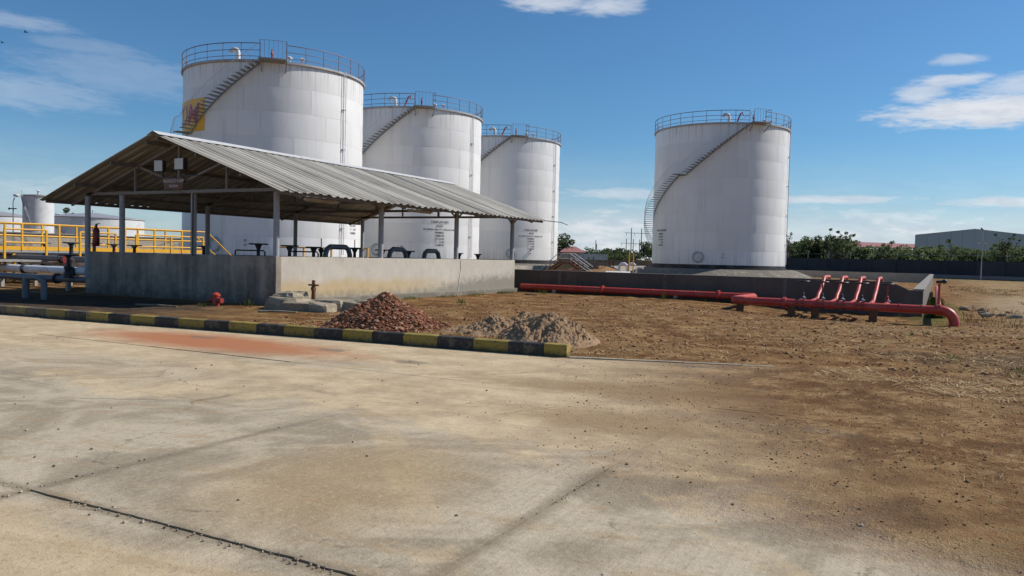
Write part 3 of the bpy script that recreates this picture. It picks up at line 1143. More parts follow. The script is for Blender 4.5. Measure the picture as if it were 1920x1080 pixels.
def make_tank(x, y, label, lines, text_phi, manhole_phi, logo=False):
    T = thing('storage_tank', label, 'storage tank', (x, y, TZ), 0, 'white fuel storage tanks with spiral stairs')
    sh = MB().lathe([(TR - 0.03, 0.0), (TR - 0.03, TH)], 72).build('shell', M_TANK, T, 180, True)
    rr = random.Random(int(x * 7 + y))
    for c in range(NCO):
        for k in range(NPL):
            a = (k + (0.5 if c % 2 else 0.12) + 0.13 * c) * 2 * pi / NPL
            link('plate', PLATES[rr.randrange(4)], sh, (0, 0, c * CH), a)
    MB().lathe([(TR - 0.02, TH - 0.16), (TR + 0.12, TH - 0.16), (TR + 0.14, TH - 0.14), (TR + 0.14, TH), (TR + 0.05, TH + 0.02)], 96).build('rim', M_TANKTRIM, T, 30, True)
    MB().lathe([(TR + 0.10, TH + 0.005), (TR * 0.5, TH + 0.30), (0.02, TH + 0.55)], 72).build('roof', M_STEELW, T, 180, True)
    MB().lathe([(TR + 0.14, -0.03), (TR + 0.14, 0.07), (TR + 0.07, 0.09), (TR + 0.07, 0.34), (TR - 0.02, 0.36)], 72).build('base_ring', M_BLACK, T, 30, True)
    # walkway railing
    g0, g1 = wa(ST_TOP - 1.0), wa(ST_TOP + 13.5)
    rl = MB()
    for z, r in ((TH + 1.08, 0.032), (TH + 0.62, 0.024), (TH + 0.22, 0.022)):
        rl.tube(arc(TR + 0.08, z, g1, g0 + 2 * pi, 96), r, 6)
    npost = 30
    for i in range(npost + 1):
        a = g1 + (g0 + 2 * pi - g1) * i / npost
        rl.tube([((TR + 0.08) * cos(a), (TR + 0.08) * sin(a), TH - 0.1), ((TR + 0.08) * cos(a), (TR + 0.08) * sin(a), TH + 1.08)], 0.027, 5)
    rl.build('railing', M_RAIL, T, 60, True)
    # platform at the stair head
    pf = MB()
    n = 6
    A0, A1 = wa(ST_TOP - 0.5), wa(ST_TOP + 13.0)
    vs = []
    for i in range(n + 1):
        a = A0 + (A1 - A0) * i / n
        for r in (TR - 0.1, TR + 0.95):
            for z in (TH - 0.10, TH - 0.02):
                vs.append((r * cos(a), r * sin(a), z))
    fs = []
    for i in range(n):
        b = i * 4
        fs += [(b + 1, b + 3, b + 7, b + 5), (b, b + 4, b + 6, b + 2), (b + 2, b + 6, b + 7, b + 3), (b, b + 1, b + 5, b + 4)]
    fs += [(0, 2, 3, 1), (n * 4, n * 4 + 1, n * 4 + 3, n * 4 + 2)]
    pf.add(vs, fs)
    for i in (0, n):
        a = A0 + (A1 - A0) * i / n
        pf.bar((TR * cos(a), TR * sin(a), TH - 0.75), ((TR + 0.85) * cos(a), (TR + 0.85) * sin(a), TH - 0.12), 0.06)
    pl = pf.build('platform', M_STAIR, T, None, True)
    gt = MB()
    R1 = TR + 0.93
    gt.tube(arc(R1, TH + 1.12, A0, A1, 6), 0.015, 5)
    for i in range(7):
        a = A0 + (A1 - A0) * i / 6
        gt.tube([(R1 * cos(a), R1 * sin(a), TH - 0.02), (R1 * cos(a), R1 * sin(a), TH + 1.12)], 0.011 if 0 < i < 6 else 0.022, 5)
    for a in (A1,):
        for z in (TH + 1.12, TH + 0.6):
            gt.tube([((TR + 0.05) * cos(a), (TR + 0.05) * sin(a), z), (R1 * cos(a), R1 * sin(a), z)], 0.024, 5)
    gt.build('platform_railing', M_RAIL, pl, 60, True)
    # spiral stair: treads, stringers, handrail, mid landing
    phi, z = ST_TOP - 0.5, TH - 0.06
    treads, path = [], []
    while z > 0.1:
        path.append((phi, z))
        if -49.0 < phi < -43.0:
            phi -= 2.2
            treads.append((phi, z, True))
            continue
        treads.append((phi, z, False))
        phi -= 0.2 / SL
        z -= 0.2
    path.append((phi, max(z, 0.0)))
    sg = MB()
    for r in (TR + 0.06,):
        for i in range(len(path) - 1):
            (pa, za), (pb_, zb) = path[i], path[i + 1]
            sg.bar((r * cos(wa(pa)), r * sin(wa(pa)), za - 0.07), (r * cos(wa(pb_)), r * sin(wa(pb_)), zb - 0.07), 0.012, 0.11)
    stair = sg.build('stair', M_STAIR, T, None, True)
    for ph, zz, ld in treads:
        link('tread', tread, stair, (0, 0, zz - (0.0 if not ld else 0.01)), wa(ph))
    hr = MB()
    r = TR + 0.86
    hp = [(r * cos(wa(a)), r * sin(wa(a)), b + 1.0) for a, b in path]
    hm = [(r * cos(wa(a)), r * sin(wa(a)), b + 0.5) for a, b in path]
    hr.tube(hp, 0.016, 5)
    for i in range(0, len(path)):
        a, b = path[i]
        hr.tube([(r * cos(wa(a)), r * sin(wa(a)), b - 0.1), (r * cos(wa(a)), r * sin(wa(a)), b + 1.0)], 0.012, 4)
    hr.build('stair_handrail', M_STEELW, stair, 60, True)
    # twin level-gauge pipes down the sunny side
    for dph in (-0.8, 0.8):
        a = wa(62.5 + dph)
        rp = TR + 0.14
        gp = MB().tube([(rp * cos(a), rp * sin(a), 0.5), (rp * cos(a), rp * sin(a), TH + 0.1)], 0.026, 6)
        for zz in (2.4, 5.2, 8.0, 10.8):
            gp.bar((TR * cos(a), TR * sin(a), zz), ((rp + 0.05) * cos(a), (rp + 0.05) * sin(a), zz), 0.09, 0.06)
        gp.build('gauge_pipe', M_STEELW, T, 60, True)
    # roof fittings
    a = wa(-8.0)
    bx_, by_ = 5.9 * cos(a), 5.9 * sin(a)
    tv = Vector((-sin(a), cos(a), 0))
    pts = [(bx_, by_, TH)] + [(bx_ - tv.x * 0.26 * (1 - cos(t_)), by_ - tv.y * 0.26 * (1 - cos(t_)), TH + 0.55 + 0.26 * sin(t_)) for t_ in [pi * i / 8 for i in range(9)]]
    MB().tube(pts, 0.15, 10).build('gooseneck_vent', M_STEELW, T, 60, True)
    for ph in (25.0, 33.0):
        a = wa(ph)
        MB().lathe([(0.07, 0), (0.07, 0.28), (0.19, 0.30), (0.19, 0.42), (0.02, 0.52)], 12, (6.0 * cos(a), 6.0 * sin(a), TH)).build('vent_cap', M_STEELW, T, 40, True)
    a = wa(14.0)
    lv = MB().tube([(5.9 * cos(a), 5.9 * sin(a), TH), (5.9 * cos(a), 5.9 * sin(a), TH + 0.55)], 0.06, 8)
    lv.lathe([(0.09, 0.5), (0.09, 0.62), (0.05, 0.66), (0.05, 0.85), (0.01, 0.88)], 10, (5.9 * cos(a), 5.9 * sin(a), TH))
    lv.build('relief_valve', M_REDTRIM, T, 50, True)
    if not logo:
        a = wa(-1.0)
        q0 = Vector((5.7 * cos(a), 5.7 * sin(a), TH))
        tv = Vector((-sin(a), cos(a), 0))
        MB().tube([q0, q0 + tv * 0.35 + Vector((0, 0, 0.9)), q0 + tv * 0.55 + Vector((0, 0, 1.05)), q0 + tv * 0.6 + Vector((0, 0, 0.75))], 0.07, 7).build('swing_arm', M_REDTRIM, T, 60, True)
    # manhole with bolted cover
    a = wa(manhole_phi)
    mh = MB()
    ca, sa = cos(a), sin(a)
    zc = 1.05
    for i in range(24):
        pass
    ring = []
    for (rad_, out) in ((0.45, -0.05), (0.45, 0.14), (0.40, 0.16), (0.35, 0.16), (0.34, 0.10), (0.0, 0.12)):
        ring.append((rad_, out))
    base = len(mh.v)
    for i in range(24):
        t_ = 2 * pi * i / 24
        for rad_, out in ring:
            lx = rad_ * cos(t_)
            mh.v.append(((TR + out) * ca - lx * sa, (TR + out) * sa + lx * ca, zc + rad_ * sin(t_)))
    kk = len(ring)
    for i in range(24):
        j = (i + 1) % 24
        for e in range(kk - 1):
            mh.f.append((i * kk + e, j * kk + e, j * kk + e + 1, i * kk + e + 1))
    mho = mh.build('manhole', M_STEELW, T, 40, True)
    rg = MB().tube([((TR + 0.15) * ca - 0.47 * cos(t_) * sa, (TR + 0.15) * sa + 0.47 * cos(t_) * ca, zc + 0.47 * sin(t_)) for t_ in [2 * pi * i / 24 for i in range(24)]], 0.05, 6, closed=True)
    rg.build('flange_ring', M_TANKTRIM, mho, 60, True)
    for dp, zz in ((17.0, 1.05), (17.0, 1.35)):
        a = wa(manhole_phi + dp + 3)
        MB().tube([(TR * cos(a), TR * sin(a), zz), ((TR + 0.2) * cos(a), (TR + 0.2) * sin(a), zz)], 0.06, 8).build('nozzle', M_STAIR, T, 60, True)
    # stencilled lettering
    tz = 3.55
    for txt, size, gap in lines:
        cols = txt.split('|')
        tb = MB()
        if len(cols) == 1:
            vs, fs = text_mesh(cols[0], size, bold=0.004)
            tb.add(bend(vs, text_phi, TR + 0.03, tz), fs)
        else:
            for cc, off, al in ((cols[0], -0.42, 'LEFT'), (cols[1], 0.42, 'RIGHT')):
                vs, fs = text_mesh(cc, size, al, bold=0.004)
                tb.add(bend([(u + (off if al == 'LEFT' else off), v, w) for u, v, w in vs], text_phi, TR + 0.03, tz), fs)
        tb.build('lettering', M_TXT, T, None, True)
        tz -= gap
    if logo:
        r = TR + 0.026
        a0, a1 = wa(-124.0), wa(-29.0)
        MB().lathe([(r, 8.75), (r, 10.98)], 60, (0, 0, 0), a0, a1).build('logo_panel', M_LOGOY, T, 180, True)
        for m_, rr_, bold in ((M_LOGOW, r + 0.006, 0.075), (M_LOGOR, r + 0.012, 0.028)):
            vs, fs = text_mesh('OILCOM', 2.0, 'RIGHT', bold=bold, space=1.0)
            vs = [(u + 0.22 * v, v, w) for u, v, w in vs]
            MB().add(bend(vs, -34.0, rr_, 9.9), fs).build('logo_letters', m_, T, None, True)
    return T


ROWS = [('PROD|DIESEL', 0.2, 0.27), ('DEN|0.8140', 0.2, 0.27), ('SG|10.105', 0.2, 0.27), ('V|3 100', 0.2, 0.27), ('FLASH|65.05', 0.2, 0.27)]
make_tank(-44.2, 44.8, 'nearest white tank with yellow and red lettered panel above shed ridge',
          [('TANK NO 001', 0.26, 0.36)] + ROWS, 76.0, -20.0, True)
make_tank(-44.15, 62.45, 'white tank second in the row of three behind the shed',
          [('TANK NO 003', 0.27, 0.34), ('AGO', 0.30, 0.32), ('MAXIMUM CAPACITY 1299.324 CU M', 0.185, 0.27)] + ROWS, 30.0, -20.0)
make_tank(-44.05, 79.9, 'white tank farthest in the row of three beside open sky',
          [('TANK NO 002', 0.27, 0.34), ('AGO', 0.30, 0.32), ('MAXIMUM CAPACITY 1299.324 CU M', 0.185, 0.27)] + ROWS, 31.0, 10.0)
make_tank(-19.5, 80.15, 'white tank standing alone at right behind the dark bund wall',
          [('TANK NO 004', 0.27, 0.34)] + ROWS, -71.0, -30.0)

# tank pads (concrete aprons)
for i, (x, y, lb) in enumerate([(-44.2, 44.8, 'round concrete pad under the nearest tank'), (-44.15, 62.45, 'round concrete pad under the second tank'),
                                (-44.05, 79.9, 'round concrete pad under the farthest tank of the row'), (-19.5, 80.15, 'sloping concrete pad under the lone tank at right')]):
    o = MB().lathe([(0.0, TZ - 0.035), (7.3, TZ - 0.035), (7.45, TZ - 0.06), (8.9, 0.3), (9.0, 0.0)], 14, (x, y, 0), 0.2, 2 * pi + 0.2).build('tank_pad', M_PAD)
    tag(o, lb, 'concrete pad', 'concrete tank pads')

# ================================================================== BUND WALLS
BY = 31.0
bund = thing('bund_wall', 'low tarred bund wall around the tanks behind the red pipe', 'wall', (-8, BY, 0))
zt = 1.03
w = MB()
# front run in cast lengths, then a ramp down to the right end
xx = -15.2 - 4.6 * 9
ends = []
while xx < -3.0:
    x1 = min(xx + 4.6, -2.15)
    b_ = MB().box(xx + 0.004, x1 - 0.004, BY, BY + 0.25, -0.3, zt)
    b_.build('wall_length', M_BUND, bund)
    MB().box(xx + 0.004, x1 - 0.004, BY - 0.012, BY + 0.262, zt, zt + 0.02).build('coping', M_COPING, bund)
    xx = x1
    if x1 >= -2.15:
        break
s = MB()
pr = [(-2.15, -0.3), (-0.42, -0.3), (-0.42, 0.76), (-0.85, 0.76), (-1.45, zt), (-2.15, zt)]
s.v = [(a, BY, b) for a, b in pr] + [(a, BY + 0.25, b) for a, b in pr]
n = len(pr)
s.f = [tuple(range(n)), tuple(range(2 * n - 1, n - 1, -1))] + [(i, i + n, (i + 1) % n + n, (i + 1) % n) for i in range(n)]
s.build('ramped_end', M_BUND, bund)
yy = BY + 0.25
while yy < 94:
    y1 = min(yy + 7.0, 94.0)
    MB().box(-0.72, -0.42, yy + 0.004, y1 - 0.004, -0.3, 0.76).build('wall_length', M_BUND, bund)
    MB().box(-0.75, -0.39, yy + 0.004, y1 - 0.004, 0.76, 0.80).build('coping', M_COPING, bund)
    yy = y1
    if y1 >= 94.0:
        break
xx = -60.0
while xx < -0.8:
    x1 = min(xx + 7.0, -0.72)
    MB().box(xx + 0.004, x1 - 0.004, 94.0, 94.3, -0.3, 0.82 if xx > -30 else 1.45).build('wall_length', M_CONC if xx > -26 else M_BUND, bund)
    xx = x1
    if x1 >= -0.72:
        break
dv = thing('dividing_wall', 'low concrete dividing wall between the row of tanks and lone tank', 'wall', (-31.5, 31.3, 0))
for i in range(9):
    MB().box(-31.6, -31.35, 31.3 + i * 6.9, 31.3 + i * 6.9 + 6.88, -0.2, 0.85).build('wall_length', M_CONC, dv)

# ================================================================== PUMP SHED
SX0, SX1, SY0, SY1 = -24.1, -15.9, 16.2, 30.1
RX, EZ, RZ_ = -19.75, 3.10, 4.85
EX0, EX1, EY0, EY1 = -24.95, -14.9, 15.3, 30.95
slope = (RZ_ - EZ) / 5.05
shed = thing('pump_shed', 'open sided pump shed with corrugated grey roof on plastered half walls', 'shed', ((SX0 + SX1) / 2, (SY0 + SY1) / 2, 0))
TW = 1.45
# walls
q = MB().box(SX1 - 0.2, SX1, SY0 + 0.2, SY1, 0.25, TW)
q.build('side_wall', M_WALL, shed)
MB().bevbox(SX1 - 0.2, SX1 + 0.12, SY0 + 0.2, SY1 + 0.08, -0.2, 0.27, 0.02).build('plinth', M_PLINTH, shed)
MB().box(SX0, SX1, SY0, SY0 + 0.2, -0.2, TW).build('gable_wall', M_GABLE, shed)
MB().box(SX0, SX0 + 0.2, SY0 + 0.2, SY1, -0.2, 0.5).build('side_wall', M_WALL, shed)
MB().box(SX0 + 0.2, SX1 - 0.2, SY1 - 0.2, SY1, -0.2, 0.5).build('back_wall', M_WALL, shed)
MB().box(SX0 + 0.2, SX1 - 0.2, SY0 + 0.2, SY1 - 0.2, -0.1, 0.12).build('floor', M_CONC, shed)
# pale crack-repair strip down the long wall
MB().tube([(SX1 + 0.002, 25.7, TW - 0.02), (SX1 + 0.004, 25.75, 1.1), (SX1 + 0.003, 25.66, 0.8), (SX1 + 0.004, 25.6, 0.45), (SX1 + 0.004, 25.58, 0.27)], 0.022, 6).build('repair_strip', M_LOGOW, shed, 60)


def roof_z(x):
    return RZ_ - abs(x - RX) * slope


def post(x, y, z0, mt=M_POST, r=0.085):
    MB().tube([(x, y, z0), (x, y, roof_z(x) - 0.16)], r, 12).build('post', mt, shed, 50)


for y in (16.3, 20.95, 25.55, 30.0):
    post(SX1 - 0.1, y, 0.3)
    if y > 17:
        post(SX0 + 0.1, y, 0.3)
for x in (-24.02, -22.45, -19.25):
    MB().tube([(x, SY0 + 0.1 if x > -24 else SY0 + 0.02, 0.6), (x, SY0 + 0.1 if x > -24 else SY0 + 0.02, 3.22)], 0.085, 12).build('post', M_POST, shed, 50)
# cable conduit strapped to the middle gable post
MB().tube([(-19.10, SY0 - 0.06, 1.4), (-19.10, SY0 - 0.06, 3.2)], 0.022, 6).build('conduit', M_DARK, shed, 60)
# trusses
for k, y in enumerate((16.2, 20.95, 25.55, 30.0)):
    tm = M_TRUSSF if k == 0 else M_TRUSS
    tr = MB()
    zc = 3.27
    zo = -0.16
    tr.bar((SX0 - 0.05, y, zc), (SX1 + 0.05, y, zc), 0.06, 0.09)
    tr.bar((EX0 + 0.15, y, roof_z(EX0 + 0.15) + zo), (RX, y, RZ_ + zo), 0.06, 0.09)
    tr.bar((RX, y, RZ_ + zo), (EX1 - 0.15, y, roof_z(EX1 - 0.15) + zo), 0.06, 0.09)
    tr.bar((RX, y, zc), (RX, y, RZ_ + zo), 0.075)
    for sgn in (-1, 1):
        tr.bar((RX + sgn * 1.95, y, zc), (RX + sgn * 1.95, y, roof_z(RX + 1.95) + zo), 0.055)
        tr.bar((RX + sgn * 0.1, y, zc + 0.25), (RX + sgn * 1.8, y, roof_z(RX + 1.8) + zo), 0.06)
    tr.build('truss', tm, shed)
for x in (EX0 + 0.12, -23.4, -21.7, -20.15, -19.65, -18.1, -16.4, EX1 - 0.12):
    MB().bar((x, EY0 + 0.06, roof_z(x) - 0.09), (x, EY1 - 0.06, roof_z(x) - 0.09), 0.05, 0.10).build('purlin', M_TRUSS, shed)
# knee brackets and wall-plate lattice along the long side
for y in (20.95, 25.55, 30.0):
    lb = MB()
    for dy in (-0.75, 0.75):
        lb.bar((SX1 - 0.1, y + dy, roof_z(SX1) - 0.12), (SX1 - 0.1, y, roof_z(SX1) - 0.55), 0.045)
    lb.build('knee_brace', M_TRUSS, shed)
MB().bar((SX1 - 0.1, SY0, 3.24), (SX1 - 0.1, SY1, 3.24), 0.05, 0.08).build('wall_plate', M_TRUSS, shed)
MB().bar((SX0 + 0.1, SY0, 3.24), (SX0 + 0.1, SY1, 3.24), 0.05, 0.08).build('wall_plate', M_TRUSS, shed)
# corrugated sheets, each its own piece
PITCH, AMP = 0.33, 0.021
nsheet = 16
wsh = (EY1 - EY0) / nsheet
for side in (-1, 1):
    for k in range(nsheet):
        y0 = EY0 + k * wsh - 0.05
        y1 = EY0 + (k + 1) * wsh + 0.05
        sag = rs.uniform(-0.012, 0.012)
        eave = rs.uniform(-0.06, 0.04)
        xe = EX1 if side > 0 else EX0
        sm = MB()
        ncol = int((y1 - y0) / PITCH * 14)
        rows = 4
        lift = 0.010 * (k % 2)
        for i in range(ncol + 1):
            y = y0 + (y1 - y0) * i / ncol
            cw_ = cos(2 * pi * y / PITCH)
            wv = AMP * (1.0 if cw_ > 0.45 else max(-0.7, (cw_ - 0.45) / 0.35 + 1.0))
            for r_ in range(rows + 1):
                tt = r_ / rows
                x = RX + (xe + side * eave - RX) * tt + side * 0.03
                sm.v.append((x, y, roof_z(x) + wv + lift + sag * sin(pi * tt) + (-0.02 * rs.random() if r_ == rows else 0)))
        for i in range(ncol):
            for r_ in range(rows):
                a = i * (rows + 1) + r_
                sm.f.append((a, a + rows + 1, a + rows + 2, a + 1) if side < 0 else (a, a + 1, a + rows + 2, a + rows + 1))
        sm.build('roof_sheet', M_ROOF, shed, 40)
rc = MB()
for k in range(8):
    ya, yb = EY0 - 0.02 + k * (EY1 - EY0 + 0.04) / 8, EY0 - 0.02 + (k + 1) * (EY1 - EY0 + 0.04) / 8 + 0.03
    z = RZ_ + 0.055 + 0.004 * (k % 2)
    c_ = MB()
    prf = [(-0.26, -0.26 * slope - 0.01), (-0.06, -0.01), (0, 0.02), (0.06, -0.01), (0.26, -0.26 * slope - 0.01)]
    c_.v = [(RX + a, y, z + b) for y in (ya, yb) for a, b in prf]
    c_.f = [(i, i + 1, i + 6, i + 5) for i in range(4)]
    c_.build('ridge_cap', M_RIDGE, shed)
# loose strip hanging off the far eave corner
MB().tube([(-15.3, 31.1, 3.2), (-14.9, 31.5, 3.17), (-14.6, 31.9, 3.14), (-14.4, 32.15, 3.03)], 0.02, 5).build('loose_strip', M_TRUSS, shed, 60)

# floodlights and sign on the gable
for x, z, wd, yaw_, lb in ((-20.35, 4.02, 0.30, 0.25, 'small square floodlight left of king post on shed gable'), (-19.45, 4.05, 0.40, -0.05, 'wider square floodlight right of king post on shed gable')):
    fl = thing('floodlight', lb, 'floodlight', (x, 16.0, z), yaw_, 'floodlights on the gable')
    MB().bevbox(-wd / 2, wd / 2, -0.06, 0.08, -0.17, 0.17, 0.02).build('housing', M_DARK, fl, None, True)
    MB().box(-wd / 2 + 0.015, wd / 2 - 0.015, -0.075, -0.062, -0.155, 0.155).build('lens', M_LAMP, fl, None, True)
    MB().bar((0, 0.09, -0.02), (0, 0.16, -0.30), 0.04).bar((-0.4 if x < RX else -0.5, 0.17, -0.32), (0.5, 0.17, -0.32), 0.03).build('bracket', M_DARK, fl, None, True)
sg = thing('sign_board', 'maroon lettered sign board on the truss below two floodlights', 'sign', (-19.83, 16.08, 3.50))
MB().box(-0.41, 0.41, -0.02, 0.02, -0.17, 0.17).build('board', M_SIGN, sg, None, True)
for txt, z, sz in (('PRODUCT PUMP', 0.07, 0.118), ('STATION', -0.075, 0.09)):
    vs, fs = text_mesh(txt, sz, bold=0.004)
    MB().add([(u, -0.024, v + z) for u, v, w_ in vs], fs).build('lettering', M_SIGNTXT, sg, None, True)

# fluorescent battens under the roof
for i, (x, y, z, lb) in enumerate([(-16.6, 18.8, 3.13, 'white tube light under the shed roof nearest the gable'), (-16.6, 24.0, 3.13, 'white tube light under the shed roof near its middle')]):
    t_ = thing('tube_light', lb, 'tube light', (x, y, z), 0, 'tube lights under the shed roof')
    MB().box(-0.05, 0.05, -0.75, 0.75, 0, 0.06).build('housing', M_STEELW, t_, None, True)
    MB().tube([(0, -0.7, -0.02), (0, 0.7, -0.02)], 0.018, 6).build('tube', M_LAMP, t_, 60, True)
    MB().bar((0, -0.5, 0.06), (0, -0.5, 0.30), 0.02).bar((0, 0.5, 0.06), (0, 0.5, 0.30), 0.02).build('hanger', M_DARK, t_, None, True)

# fire extinguisher hanging beside the corner post
fe = thing('fire_extinguisher', 'dark red fire extinguisher hanging on the left corner post of shed', 'extinguisher', (-23.78, 16.35, 1.62))
MB().lathe([(0.02, 0), (0.085, 0.0), (0.10, 0.03), (0.10, 0.48), (0.08, 0.55), (0.035, 0.59), (0.035, 0.63)], 16).build('cylinder', M_EXT, fe, 40, True)
MB().bar((0, 0, 0.62), (0, 0, 0.70), 0.05).bar((-0.02, 0, 0.70), (0.16, 0, 0.72), 0.025).build('valve', M_DARK, fe, None, True)
MB().tube([(-0.02, 0, 0.66), (-0.12, 0, 0.6), (-0.125, 0, 0.35), (-0.115, 0, 0.12)], 0.014, 6).build('hose', M_DARK, fe, 60, True)


# ---- pumps, valves and pipework inside the shed
def handwheel(mb, c, r, zc, spokes=4):
    mb.tube([(c[0] + r * cos(2 * pi * i / 16), c[1] + r * sin(2 * pi * i / 16), zc) for i in range(16)], 0.022, 5, closed=True)
    for i in range(spokes):
        a = 2 * pi * i / spokes
        mb.bar((c[0], c[1], zc - 0.03), (c[0] + r * cos(a), c[1] + r * sin(a), zc), 0.025, 0.02)


def gate_valve(x, y, z0, ztop, wr, label, group, body=M_DARK, stem=0.0, red=False):
    v = thing('gate_valve', label, 'valve', (x, y, z0), 0, group)
    h = ztop - z0
    MB().lathe([(0.02, 0), (0.14, 0.0), (0.15, h * 0.18), (0.10, h * 0.3), (0.13, h * 0.45), (0.13, h * 0.5), (0.06, h * 0.55), (0.05, h * 0.9), (0.11, h - 0.03), (0.02, h - 0.01)], 12).build('bonnet', body, v, 40, True)
    hw = MB()
    handwheel(hw, (0, 0), wr, h)
    hw.build('handwheel', M_DARK, v, 60, True)
    if stem:
        MB().tube([(0, 0, h), (0, 0, h + stem)], 0.016, 6).build('stem', M_DARK, v, 60, True)
    if red:
        MB().tube([(-0.05, -0.17, h * 0.45), (0.05, -0.20, h * 0.45)], 0.17, 14).build('blind_flange', M_REDTRIM, v, 40, True)
    return v


gate_valve(-18.4, 18.0, 0.12, 1.80, 0.27, 'dark handwheel valve inside the shed left of the corner post', 'valves inside the shed')
gate_valve(-16.75, 17.6, 0.12, 1.76, 0.24, 'dark handwheel valve inside the shed just right of the corner post', 'valves inside the shed')
gate_valve(-17.0, 18.9, 0.12, 1.74, 0.22, 'dark handwheel valve second right of the shed corner post', 'valves inside the shed')
gate_valve(-17.6, 21.6, 0.12, 1.76, 0.22, 'handwheel valve with tall stem right of first arched pipe', 'valves inside the shed', stem=0.28)
gate_valve(-18.2, 20.6, 0.12, 1.72, 0.05, 'valve with bare tall stem behind first arched pipe', 'valves inside the shed', stem=0.34)
gate_valve(-17.2, 22.6, 0.12, 1.72, 0.24, 'dark handwheel valve left of second arched pipe', 'valves inside the shed')
gate_valve(-17.0, 23.9, 0.12, 1.70, 0.22, 'dark handwheel valve right of second arched pipe', 'valves inside the shed')
gate_valve(-18.0, 29.0, 0.12, 1.68, 0.16, 'small valve near the far shed posts left', 'valves inside the shed')
gate_valve(-17.2, 29.2, 0.12, 1.66, 0.15, 'small valve near the far shed posts right', 'valves inside the shed')
for x, ya, yb, zt_, lb in ((-17.4, 19.9, 21.1, 1.78, 'dark arched pump pipe rising above the wall between two stems'), (-17.0, 22.75, 23.75, 1.76, 'dark arched pump pipe behind the second long wall post'),
                           (-17.0, 24.9, 25.9, 1.74, 'dark arched pump pipe standing right of the second wall post')):
    pts = [(x, ya, 0.12), (x, ya, zt_ - 0.25), (x, ya + 0.07, zt_ - 0.08), (x, ya + 0.22, zt_), (x, yb - 0.22, zt_), (x, yb - 0.07, zt_ - 0.08), (x, yb, zt_ - 0.25), (x, yb, 0.12)]
    tag(MB().tube(pts, 0.085, 12).build('arched_pipe', M_PIPEG, None, 60), lb, 'pipe', 'arched pump pipes in the shed')
for (x, y, L, lb) in ((-19.6, 18.2, 1.0, 'thin dark bar between valves at the gable end'), (-17.3, 18.2, 0.9, 'thin dark bar between the first two wall valves')):
    tag(MB().tube([(x, y, 0.6), (x, y, 1.57), (x + 0.05, y, 1.60), (x + L * 0.85, y + L * 0.35, 1.60), (x + L * 0.9, y + L * 0.37, 1.55), (x + L * 0.9, y + L * 0.37, 0.5)], 0.025, 6).build('guard_bar', M_DARK, None, 60), lb, 'bar', 'guard bars in the shed')
for i, y in enumerate((19.2, 21.9, 24.6)):
    pu = thing('transfer_pump', ['transfer pump on the shed floor nearest the gable', 'transfer pump on the shed floor at its middle', 'transfer pump on the shed floor at the far end'][i], 'pump', (-20.2, y, 0.12), 0, 'transfer pumps in the shed')
    MB().bevbox(-0.8, 0.8, -0.3, 0.3, 0, 0.25, 0.02).build('plinth', M_CONC, pu, None, True)
    MB().tube([(-0.7, 0, 0.55), (0.1, 0, 0.55)], 0.24, 14).build('motor', M_PIPEG, pu, 40, True)
    MB().tube([(0.1, 0, 0.55), (0.5, 0, 0.55)], [0.18, 0.30], 14).tube([(0.45, 0, 0.7), (0.45, 0, 1.2)], 0.10, 10).build('casing', M_DARK, pu, 40, True)

# ================================================================== RED FIRE MAIN
PZ, PR = 0.33, 0.128
fm = thing('fire_main', 'long red fire water pipe along the bund wall with elbow at right end', 'pipe', (-6, 30.3, 0))
Y1, Y2 = 30.45, 27.0
MB().tube([(-15.75, Y1, PZ), (-6.3, Y1, PZ - 0.02)], PR, 16).build('pipe_run', M_RED, fm, 60)
MB().tube([(-6.42, Y1 - 0.0, PZ - 0.015), (-6.2, Y1, PZ - 0.015), (-6.05, Y1 - 0.06, PZ - 0.015), (-5.98, Y1 - 0.22, PZ - 0.01), (-5.98, Y2 + 0.24, PZ), (-5.93, Y2 + 0.07, PZ), (-5.78, Y2, PZ), (-5.6, Y2, PZ)], PR + 0.012, 16).build('offset_bend', M_RED, fm, 60)
MB().tube([(-5.85, Y2, PZ), (0.12, Y2, PZ - 0.03)], PR, 16).build('pipe_run', M_RED, fm, 60)
pts = [(0.06, Y2, PZ - 0.03)] + [(0.12 + 0.36 * sin(t_), Y2, PZ - 0.03 - 0.36 * (1 - cos(t_))) for t_ in [pi / 2 * i / 8 for i in range(9)]] + [(0.48, Y2, -0.3)]
MB().tube(pts, PR + 0.015, 16).build('elbow', M_RED, fm, 60)
for x in (-4.35, 0.06):
    MB().tube([(x - 0.05, Y2, PZ - 0.015), (x + 0.05, Y2, PZ - 0.015)], PR + 0.055, 16).build('collar', M_RED, fm, 40)
for x in (-14.9, -13.0, -11.1, -9.9, -8.2):
    MB().tube([(x - 0.012, Y1, PZ - 0.01), (x + 0.012, Y1, PZ - 0.01)], PR + 0.012, 16).build('weld_seam', M_RED, fm, 40)
for x in (-5.2, -4.75, -1.0, -0.4):
    MB().tube([(x - 0.012, Y2, PZ - 0.015), (x + 0.012, Y2, PZ - 0.015)], PR + 0.012, 16).build('weld_seam', M_RED, fm, 40)
for x in (-12.0, -7.3):
    MB().tube([(x - 0.035, Y1, PZ - 0.01), (x + 0.035, Y1, PZ - 0.01)], PR + 0.06, 16).build('flange', M_RED, fm, 40)
RXS = [-3.62, -3.02, -2.42, -1.86]
